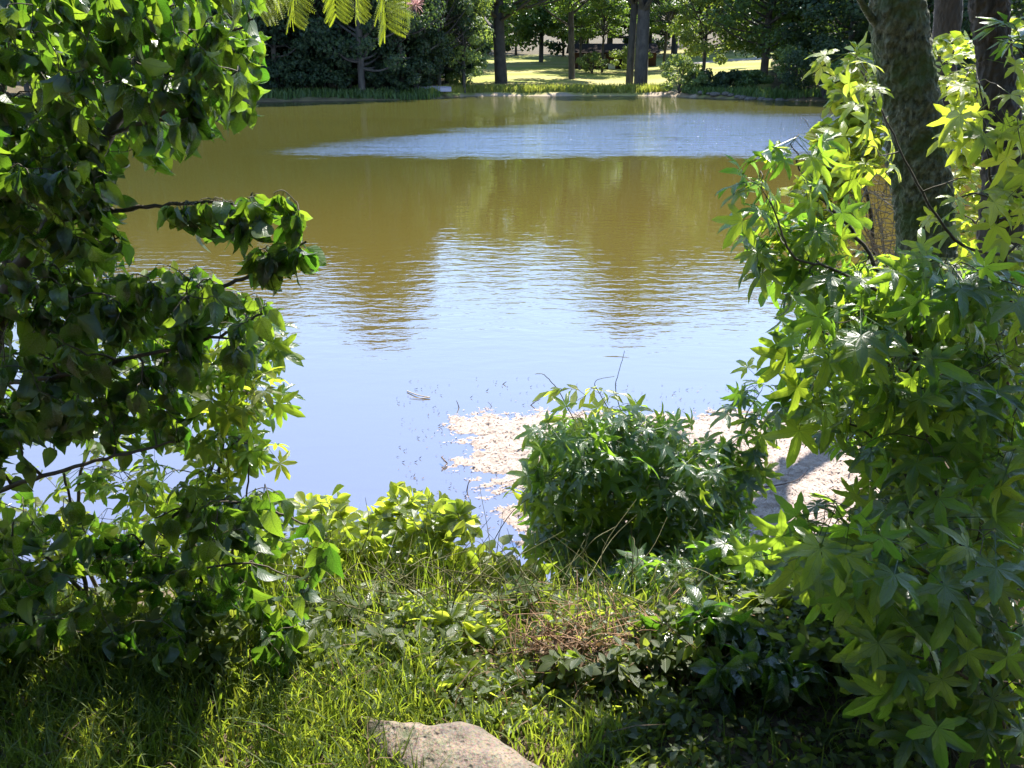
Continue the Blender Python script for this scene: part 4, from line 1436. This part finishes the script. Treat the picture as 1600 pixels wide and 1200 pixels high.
# ------------------------------------------------------------------ light green bush, lower middle left
LB = P(585, 1060, 3.0)
LB.z = H(LB.x, LB.y) - .04
limbs = [([LB, P(575, 980, 3.05), P(560, 900, 3.1), P(545, 830, 3.1)], .010, .003),
         ([LB + Vector((.08, 0, 0)), P(640, 960, 3.0), P(640, 880, 3.1), P(625, 790, 3.15)], .010, .003),
         ([LB + Vector((.15, 0, 0)), P(690, 980, 3.0), P(700, 880, 3.0), P(690, 800, 3.1)], .008, .003)]
grow('light_green_bush', 'light green bush of small rounded upright leaves in the sunny lower middle', 'bush', limbs,
     [([(465, 790), (530, 775), (560, 820), (620, 770), (660, 780), (740, 790), (735, 820), (700, 880), (740, 920), (700, 1000), (560, 1010), (500, 960), (470, 900), (500, 850)], 2.6, 3.4, 330)],
     'obovate', M['bush'], .082, per=6, droop=-.1, toview=.1, spread=.14, jit=.8, upn=.7)
# broad-leaved plants
for (px, py0, pts, reg, lab, cnt, sz) in [
        (858, 1040, [(850, 960), (840, 890)], [(800, 880), (860, 870), (880, 960), (820, 980)], 'small upright plant with broad oval leaves left of the dark bush', 9, .12),
        (930, 1040, [(920, 960), (925, 900)], [(880, 880), (970, 880), (980, 960), (900, 990)], 'broad leaved plant in front of the water below the dark bush', 12, .12)]:
    b = P(px, py0, 3.0)
    b.z = H(b.x, b.y)
    grow('broad_leaved_plant', lab, 'plant', [([b] + [P(a, c, 3.0) for a, c in pts], .004, .0015)], [(reg, 2.85, 3.15, cnt)], 'broad', M['bush'], sz, per=2.4, droop=.8, toview=.6, spread=.08, twigmat='greentwig', limbmat='greentwig')
b = P(1090, 1150, 2.35)
b.z = H(b.x, b.y)
grow('dogwood_plant', 'shaded dogwood shoots with broad veined leaves at the lower centre right', 'sapling',
     [([b, P(1085, 1090, 2.35), P(1060, 1030, 2.35), P(1020, 990, 2.35)], .006, .002), ([P(1085, 1090, 2.35), P(1120, 1040, 2.3), P(1150, 1010, 2.3)], .004, .002)],
     [([(970, 980), (1060, 990), (1180, 990), (1190, 1060), (1110, 1130), (1020, 1120), (990, 1060)], 2.2, 2.5, 26)], 'broad', M['ovate'], .125, per=2.8, droop=.8, toview=.65, spread=.1)

# ------------------------------------------------------------------ tangle of ground cover on the bank
def bank_pts(poly, y0, y1, n, zlift):
    return [Vector(p) for p in sample_volume(poly, y0, y1, n, -.02, zlift)]


def cover(name, label, poly, y0, y1, n, zl, sp, mat, size):
    q = sample_volume(poly, y0, y1, int(n * 1.8), -.02, zl)
    dz = q[:, 2] - hfun(q[:, 0], q[:, 1])
    lim = zl * np.clip((q[:, 1] - 1.35) / 1.5, .16, 1) * (.12 + 1.1 * vnoise(q[:, 0], q[:, 1], .22, 31) * (.4 + .9 * vnoise(q[:, 0], q[:, 1], .07, 32)))
    q = q[dz < lim][:n]
    ms = [basis(Vector(p), Vector((rng.normal(), rng.normal() - .3, rng.uniform(-.8, .8))), Vector((0, -.3, .7)) + rv(.8), size * rng.uniform(.5, 1.5)) for p in q]
    link(name, joined(name, sp, np.array(ms), mat), kind='stuff', label=label, category='undergrowth')


cover('ground_cover', 'dense small leaved ground cover behind the flat rock', [(500, 945), (700, 960), (960, 935), (1060, 940), (1080, 1130), (860, 1170), (560, 1110), (470, 1080)], 1.6, 3.5, 22000, .20, 'small', M['cover'], .028)
cover('creeping_weeds', 'slender weeds and narrow leaves in the sunny undergrowth', [(440, 930), (960, 930), (1000, 1120), (560, 1110), (440, 1080)], 1.75, 3.4, 3200, .26, 'narrow', M['bush'], .048)
cover('bank_weeds', 'yellow green small leaved weeds mixed through the sunny ground cover', [(480, 940), (960, 930), (1040, 950), (1040, 1100), (860, 1150), (560, 1100), (480, 1070)], 1.6, 3.4, 8000, .24, 'small', M['bush'], .034)
cover('shade_undergrowth', 'dark tangled undergrowth below the right thicket', [(1040, 900), (1400, 880), (1480, 1220), (860, 1220), (1000, 1100)], 1.3, 3.3, 24000, .50, 'small', M['cover'], .027)
cover('slope_undergrowth', 'low weeds on the bank under the lower left shrub', [(-60, 960), (520, 950), (520, 1100), (-60, 1110)], 1.8, 3.2, 7000, .45, 'small', M['cover'], .036)
cover('dead_leaves', 'dry brown dead leaves caught in the undergrowth', [(820, 990), (1080, 1010), (1300, 1200), (900, 1180)], 1.8, 2.9, 1100, .35, 'narrow', M['dry'], .030)
cover('leaf_litter', 'brown leaf litter on the soil between the grass', [(-60, 1080), (1660, 1080), (1660, 1260), (-60, 1260)], 1.2, 2.2, 5000, .02, 'small', M['dry'], .026)

for i, (px, Y_, top_, sp_, sz, cnt, lab) in enumerate([
        (470, 2.9, 900, 'obovate', .07, 30, 'leggy light green sapling at the left end of the sunny bank'),
        (690, 3.1, 890, 'obovate', .07, 30, 'leggy sapling right of the light green bush at the water edge'),
        (760, 3.0, 900, 'broad', .085, 26, 'sapling with broad bright leaves in the middle of the bank'),
        (880, 3.0, 905, 'broad', .085, 24, 'leafy sapling below the left side of the round dark bush'),
        (980, 2.8, 930, 'ovate', .09, 34, 'dark green sapling under the round dark bush'),
        (1060, 2.7, 925, 'starslim', .12, 34, 'small sweetgum seedling under the middle of the round dark bush'),
        (1180, 2.6, 900, 'starslim', .12, 40, 'small sweetgum seedling between the round bush and the right thicket'),
        (620, 2.5, 960, 'narrow', .07, 36, 'narrow leaved shrublet in front of the light green bush'),
        (540, 2.3, 985, 'small', .05, 44, 'small leaved shrublet behind the left end of the flat rock'),
        (840, 2.4, 975, 'small', .05, 44, 'small leaved shrublet left of the rusty dry vines'),
        (1110, 2.1, 1010, 'ovate', .10, 30, 'shaded oval leaved sapling in the dark lower right middle'),
        (1250, 2.3, 985, 'small', .055, 50, 'shaded small leaved shrublet left of the big bottom right star leaves'),
        (1300, 2.0, 1080, 'small', .05, 44, 'low shaded shrublet at the foot of the big star leaves'),
        (1180, 1.9, 1110, 'ovate', .085, 26, 'low dark seedling near the bottom edge right of centre'),
        (1040, 2.0, 1100, 'small', .045, 44, 'low shrublet at the right end of the rusty vines'),
        (930, 1.95, 1110, 'small', .042, 40, 'low leafy shrublet just right of the flat rock'),
        (730, 2.2, 1020, 'obovate', .06, 34, 'light green seedling behind the middle of the flat rock'),
        (640, 2.1, 1050, 'small', .042, 46, 'small leaved seedling directly behind the flat rock')]):
    x_ = (px - 800) / FPX * Y_ * 1.2
    b = Vector((x_, Y_, H(x_, Y_) - .02))
    top_ -= 48
    cnt = int(cnt * 1.7)
    sz *= 1.2
    tp_ = P(px, top_, Y_)
    mp_ = {'obovate': M['bush'], 'broad': M['bush'], 'ovate': M['ovate'], 'starslim': M['star'], 'narrow': M['bush'], 'small': M['cover']}[sp_]
    lo = proj(np.array([tuple(b)]))[1][0] - 15
    grow('bank_sapling', lab, 'sapling', [([b, b.lerp(tp_, .5) + rv(.02), tp_], .006, .0015), ([b, b.lerp(tp_, .45) + Vector((.07, 0, 0)), tp_ + Vector((.11, .02, -.08))], .004, .0015)],
         [([(px - 55, top_ + 30), (px - 20, top_ - 15), (px + 25, top_), (px + 80, top_ + 50), (px + 75, lo), (px - 75, lo)], Y_ - .18, Y_ + .2, cnt)], sp_, mp_, sz, per=5, droop=.35, toview=.2, spread=.13,
         twigmat='greentwig', limbmat='greentwig', jit=.75)
for i, (px, py, top_, Y_, lab) in enumerate([
        (620, 1090, 985, 2.2, 'weedy shoot rising from the ground cover above the left end of the rock'),
        (690, 1080, 950, 2.35, 'tall leafy weed below the light green bush'),
        (765, 1070, 935, 2.45, 'leafy weed in the middle of the sunny undergrowth'),
        (820, 1060, 960, 2.6, 'leafy shoots standing beside the broad oval leaves'),
        (520, 1080, 940, 2.4, 'slender weed between the grass and the light green bush'),
        (960, 1090, 985, 2.3, 'leafy shoot above the rusty dry vines'),
        (1230, 1120, 960, 2.3, 'shaded weed in the dark undergrowth below the right leaves'),
        (1330, 1150, 1000, 2.1, 'speckled weed at the foot of the right thicket')]):
    b = P(px, py, Y_)
    b.z = H(b.x, b.y)
    grow('leafy_weed', lab, 'weed', [([b, P(px - 8, (py + top_) / 2, Y_ + .02), P(px + rng.uniform(-25, 25), top_, Y_ + .04)], .003, .0012)],
         [([(px - 75, top_ - 10), (px + 75, top_ - 10), (px + 85, py - 30), (px - 85, py - 30)], Y_ - .12, Y_ + .15, 26)], 'small', M['bush' if i % 2 else 'cover'], .055, per=6, droop=.1, toview=.1, spread=.12,
         twigmat='greentwig', limbmat='greentwig', jit=.8)

# dry vines in one tangle
T = Tubes()
for p in bank_pts([(840, 1000), (1060, 1010), (1240, 1120), (1220, 1200), (900, 1150), (820, 1060)], 1.9, 2.7, 420, .30):
    d = Vector((rng.normal(), rng.normal() * .5, rng.normal() * .6 + .1)).normalized() * rng.uniform(.05, .20)
    n_ = rv(.03)
    T.add(smooth_path([p, p + d * .4 + n_, p + d * .7 + rv(.05), p + d + rv(.04)], 4), [.0020, .0009], 3)
link('dry_vines', T.mesh('dry_vines', M['vine']), kind='stuff', label='rusty brown mat of dry vines at the bottom centre', category='vines')
T = Tubes()
for p in bank_pts([(520, 900), (1000, 900), (1300, 1120), (1240, 1200), (560, 1100)], 2.0, 3.2, 320, .35):
    d = Vector((rng.normal(), rng.normal() * .5, abs(rng.normal()) * .8 + .1)).normalized() * rng.uniform(.1, .32)
    T.add(smooth_path([p, p + d * .5 + rv(.03), p + d + rv(.05)], 4), [.0022, .0009], 3)
link('thin_stems', T.mesh('thin_stems', M['greentwig']), kind='stuff', label='thin tan and green stems criss-crossing the undergrowth', category='stems')

# pale dead branch arching over the undergrowth, with hanging side twigs
def stick(name, label, pts, r0, r1, mat='deadtwig', subs=(), cat='branch', sides=7):
    base = Vector(pts[0])
    root_ = empty(name, base, label, cat)
    T_ = Tubes()
    T_.add([p - base for p in smooth_path(pts, 7)], [r0, r1], sides)
    link('stem', T_.mesh('stem', M[mat]), root_)
    for s_ in subs:
        T_ = Tubes()
        T_.add([p - base for p in smooth_path(s_, 6)], [r1 * 1.2, r1 * .5], 5)
        link('side_twig', T_.mesh('side_twig', M[mat]), root_)


stick('dead_branch', 'long pale dead branch arching over the undergrowth behind the rock',
      [P(668, 1045, 2.35), P(730, 1028, 2.3), P(800, 1018, 2.28), P(860, 1018, 2.3), P(905, 1030, 2.35), P(940, 1055, 2.4)], .0065, .003,
      subs=[[P(836, 1018, 2.28), P(828, 1060, 2.22), P(832, 1090, 2.2), P(815, 1105, 2.2)], [P(778, 1022, 2.28), P(778, 1050, 2.22), P(800, 1070, 2.2), P(806, 1088, 2.2)],
            [P(700, 1036, 2.33), P(684, 1018, 2.33), P(672, 1010, 2.35)]])
stick('fallen_twig', 'thin pale twig crossing the left undergrowth', [P(500, 1012, 2.5), P(580, 1014, 2.45), P(640, 1022, 2.4), P(700, 1040, 2.4)], .003, .0015)
stick('leaning_stalk', 'straight dry stalk leaning in the grass of the lower left', [P(240, 1060, 2.0), P(290, 1016, 2.0)], .0022, .0012)
stick('curved_vine', 'long bare vine curving through the shade at the bottom right', [P(930, 1200, 1.9), P(960, 1170, 1.95), P(1000, 1145, 2.0), P(1030, 1120, 2.05), P(1060, 1150, 2.0)], .003, .0015, 'vine')
stick('sand_branch', 'thin branch lying on the sandbar right of the dark bush', [G(1120, 757, .05), G(1180, 762, .07), G(1240, 752, .06), G(1262, 735, .06)], .008, .004, 'stick')
stick('slanting_stem', 'slanting bare stem left of the dark bush', [P(700, 1000, 3.2), P(745, 900, 3.2), P(800, 800, 3.25), P(868, 760, 3.3)], .003, .0015, 'greentwig')

# sticks in the shallow water
def water_stick(px, py, dx, dy, up, label, r=.006):
    a = G(px, py, -.02)
    stick('twig_in_water', label, [a, a + Vector((dx * .5, dy * .5, up * .6)), a + Vector((dx, dy, up))], r, r * .5, 'stick', cat='twig', sides=6)


a = G(672, 621, .012)
stick('forked_stick', 'pale forked stick floating on the calm water', [G(636, 611, .01), G(652, 617, .015), a], .006, .005, 'deadtwig', subs=[[a, G(655, 622, .01), G(640, 621, .008)]], cat='stick')
a = G(699, 724, .015)
stick('hooked_stick', 'dark hooked stick poking out of the shallows left of the sandbar', [G(690, 714, .05), G(695, 720, .04), a], .007, .006, 'stick', subs=[[a, G(694, 729, .01), G(690, 735, .005)]], cat='stick')
water_stick(718, 640, -.03, .02, .09, 'short dark twig standing in the water above the sandbar tip')
water_stick(784, 603, .05, .0, .05, 'tiny bent twig in open water above the sandbar')
water_stick(826, 636, .12, .0, .09, 'slanting twig at the back edge of the sandbar')
water_stick(770, 638, -.05, .0, .07, 'small upright twig behind the pale sandbar', .004)
water_stick(1170, 470, .3, .1, .08, 'thin branch tip breaking the water left of the right leaves', .005)
water_stick(729, 770, .02, .0, .10, 'short twig in the shallows above the light green bush')
dv, df, dr_, k = [], [], [], 0
for i in range(420):
    px, py = (rng.uniform(620, 860), rng.uniform(590, 830)) if i % 3 else (rng.uniform(900, 1280), rng.uniform(600, 650))
    p = G(px, py, .006)
    L, W = rng.uniform(.004, .022), rng.uniform(.002, .006)
    a = rng.uniform(-1.2, 1.2)
    c_, s_ = math.cos(a), math.sin(a)
    up = rng.uniform(0, .025)
    dv += [(p.x - c_ * L, p.y - s_ * L, p.z), (p.x + s_ * W, p.y - c_ * W, p.z + .003), (p.x + c_ * L, p.y + s_ * L, p.z + up), (p.x - s_ * W, p.y + c_ * W, p.z + .004)]
    df += [(k, k + 1, k + 2), (k, k + 2, k + 3)]
    r_ = rng.random()
    dr_ += [r_, r_]
    k += 4
link('floating_bits', np_mesh('floating_bits', dv, df, M['stick'], face_attr=dr_, smooth=False), kind='stuff', label='small dark bits of litter floating around the sandbar', category='litter')

# ------------------------------------------------------------------ flat rock
RC = G(705, 1180, 1.56)
rk_out = [(a_, b_ - 14) for a_, b_ in [(556, 1104), (600, 1112), (660, 1122), (720, 1120), (770, 1136), (820, 1160), (870, 1196), (905, 1240), (760, 1262), (690, 1225), (640, 1195), (600, 1160), (575, 1130)]]
top = [G(a, b, 1.66) for a, b in rk_out]
cen = sum(top, Vector()) / len(top)
rv_, rf_ = [], []
NR, NS = 16, 96
loop = smooth_path([Vector(p) for p in top] + [top[0]], 8)[:-1]
NS = len(loop)
for r_i in range(NR + 3):
    for j, p in enumerate(loop):
        if r_i <= NR:
            t = r_i / NR
            q = cen.lerp(p, t)
            z = 1.635 - .04 * t ** 4
        else:
            q = cen.lerp(p, 1.0 + .03 * (r_i - NR))
            z = 1.595 - .07 * (r_i - NR)
        nn = noise.noise(Vector((q.x * 6, q.y * 6, 1))) * .022 + noise.noise(Vector((q.x * 22, q.y * 22, 5))) * .008 + noise.noise(Vector((q.x * 60, q.y * 60, 9))) * .003
        q = Vector((q.x + noise.noise(q * 14) * .012 * (r_i / NR), q.y + noise.noise(q * 17 + Vector((4, 0, 0))) * .012 * (r_i / NR), z + nn))
        rv_.append(q)
for r_i in range(NR + 2):
    for j in range(NS):
        a, b = r_i * NS + j, r_i * NS + (j + 1) % NS
        rf_.append((a, a + NS, b + NS, b))
link('flat_rock', np_mesh('flat_rock', [tuple(v - cen) for v in rv_], rf_, M['rock'], quads=True), loc=cen, label='flat tan grey rock slab lying in the grass at the bottom', category='rock')

# ------------------------------------------------------------------ grass
def on_rock(x, y):
    return poly_sd(x, y, [(p.x, p.y) for p in top]) > .03 * vnoise(x, y, .05, 77)


def gx(n):
    x = rng.uniform(-1.9, .35, n)
    return x


def grass_patch(n, x0, x1, y0, y1, hm, hM, w, name, label, mat='grass', bend=.8, power=1.0):
    x = x0 + (x1 - x0) * rng.random(n * 2) ** power
    y = rng.uniform(y0, y1, n * 2)
    d = vnoise(x, y, .16, 21)
    ok = ~on_rock(x, y) & (rng.random(len(x)) < .25 + d)
    x, y = x[ok][:n], y[ok][:n]
    blades(len(x), lambda m: x, lambda m: y, hm, hM, w, M[mat], name, label, bend)


grass_patch(17000, -1.9, -.55, 1.25, 2.3, .05, .19, .0058, 'grass', 'fresh green grass in the lower left corner')
grass_patch(3000, -.66, -.2, 1.25, 1.95, .05, .17, .0052, 'lawn_grass', 'fresh grass beside the left end of the flat rock')
grass_patch(3200, -.45, .3, 1.0, 1.68, .05, .15, .005, 'rock_grass', 'grass tufts growing around the flat rock')
grass_patch(800, -.9, .75, 2.0, 3.1, .10, .30, .0045, 'meadow_grass', 'long thin grass growing through the sunny ground cover', bend=.7)
grass_patch(450, .1, 1.3, 1.3, 1.9, .06, .16, .005, 'sparse_grass', 'sparse grass blades along the shaded bottom edge')
grass_patch(700, -1.2, -.2, 2.2, 2.9, .25, .55, .006, 'tall_grass', 'tall thin grass behind the lower left lawn', bend=.5)
grass_patch(900, -1.9, .3, 1.2, 2.3, .06, .2, .004, 'straw', 'dry straw coloured blades among the green grass', mat='dry', bend=1.2)

# ------------------------------------------------------------------ mimosa fronds hanging in at the top
def frond(seed):
    r = random.Random(seed)
    v, f, uv = [], [], []

    def quad(p0, p1, w, up_):
        d = (p1 - p0)
        s = d.cross(up_).normalized() * w
        k_ = len(v)
        v.extend([tuple(p0), tuple(p0.lerp(p1, .5) + s), tuple(p1), tuple(p0.lerp(p1, .5) - s)])
        uv.extend([(0, 0)] * 4)
        f.extend([(k_, k_ + 1, k_ + 2), (k_, k_ + 2, k_ + 3)])
    L = 1.0
    for i in range(10):
        quad(Vector((0, i / 10, -.14 * (i / 10) ** 2)), Vector((0, (i + 1) / 10, -.14 * ((i + 1) / 10) ** 2)), .006, Vector((0, 0, 1)))
    for i in range(9):
        t = .2 + .8 * i / 9
        b = Vector((0, t, -.14 * t * t))
        pl = .36 * math.sin(math.pi * (.25 + .62 * i / 9)) + .05
        for s in (-1, 1):
            d = Vector((s * .8, .6, -.5 + r.uniform(-.25, .25))).normalized()
            quad(b, b + d * pl, .004, Vector((0, 0, 1)))
            m_ = 15
            for k_ in range(m_):
                q = b + d * pl * (k_ + 1) / m_ + Vector((0, 0, -.05 * (k_ / m_) ** 2))
                ll = .062 * math.sin(math.pi * (.2 + .7 * k_ / m_)) + .012
                for s2 in (-1, 1):
                    e = (d * .45 + Vector((-d.y, d.x, 0)) * s2).normalized()
                    quad(q, q + e * ll + Vector((0, 0, -.012)), .0085, Vector((0, 0, 1)))
    return np_mesh('frond', v, f, M['mimosa'], uv=uv)


fr = [frond(i) for i in range(3)]
MB_ = Vector((-2.6, 3.4, H(-2.6, 3.4) - .1))
root = empty('mimosa_tree', MB_, 'feathery mimosa fronds dipping in at the top edge left of centre', 'tree')
T = Tubes()
tp = [MB_, MB_ + Vector((.1, 0, 2.2)), Vector((-2.2, 3.3, 4.1)), Vector((-1.4, 3.0, 4.5)), P(500, -90, 2.6), P(600, -70, 2.55), P(680, -60, 2.5)]
T.add([p - MB_ for p in smooth_path(tp, 8)], [.05, .045, .035, .02, .010, .006, .004], 10)
link('trunk', T.mesh('trunk', M['bark']), root)
for i, (px, py, ex, ey, s) in enumerate([(450, -60, 395, 15, 1), (470, -60, 440, 30, 1), (520, -60, 520, 30, 1), (560, -60, 545, 35, 1), (600, -60, 592, 40, 1), (632, -55, 645, 36, 1), (420, -70, 430, 15, 1)]):
    a, b = P(px, py, 2.6), P(ex, ey, 2.45 + .04 * (i % 4))
    L = (b - a).length * rng.uniform(.80, 1.0)
    o = link('frond', fr[i % 3], root)
    o.matrix_basis = Matrix.Translation(-MB_) @ Matrix(basis(a, b - a, Vector((rng.normal() * .8, -.5, .7)), L).tolist())
T = Tubes()
fc = P(650, 8, 2.5)
for i in range(70):
    d = Vector((rng.normal(), rng.normal(), rng.normal() * .7 + .4)).normalized() * .028
    T.add([fc - MB_, fc + d * .6 - MB_, fc + d + Vector((0, 0, -.003)) - MB_], [.0008, .0006], 3)
T.add([fc - MB_, P(655, -60, 2.5) - MB_], [.0015, .0015], 4)
link('flower', T.mesh('flower', M['pink']), root)
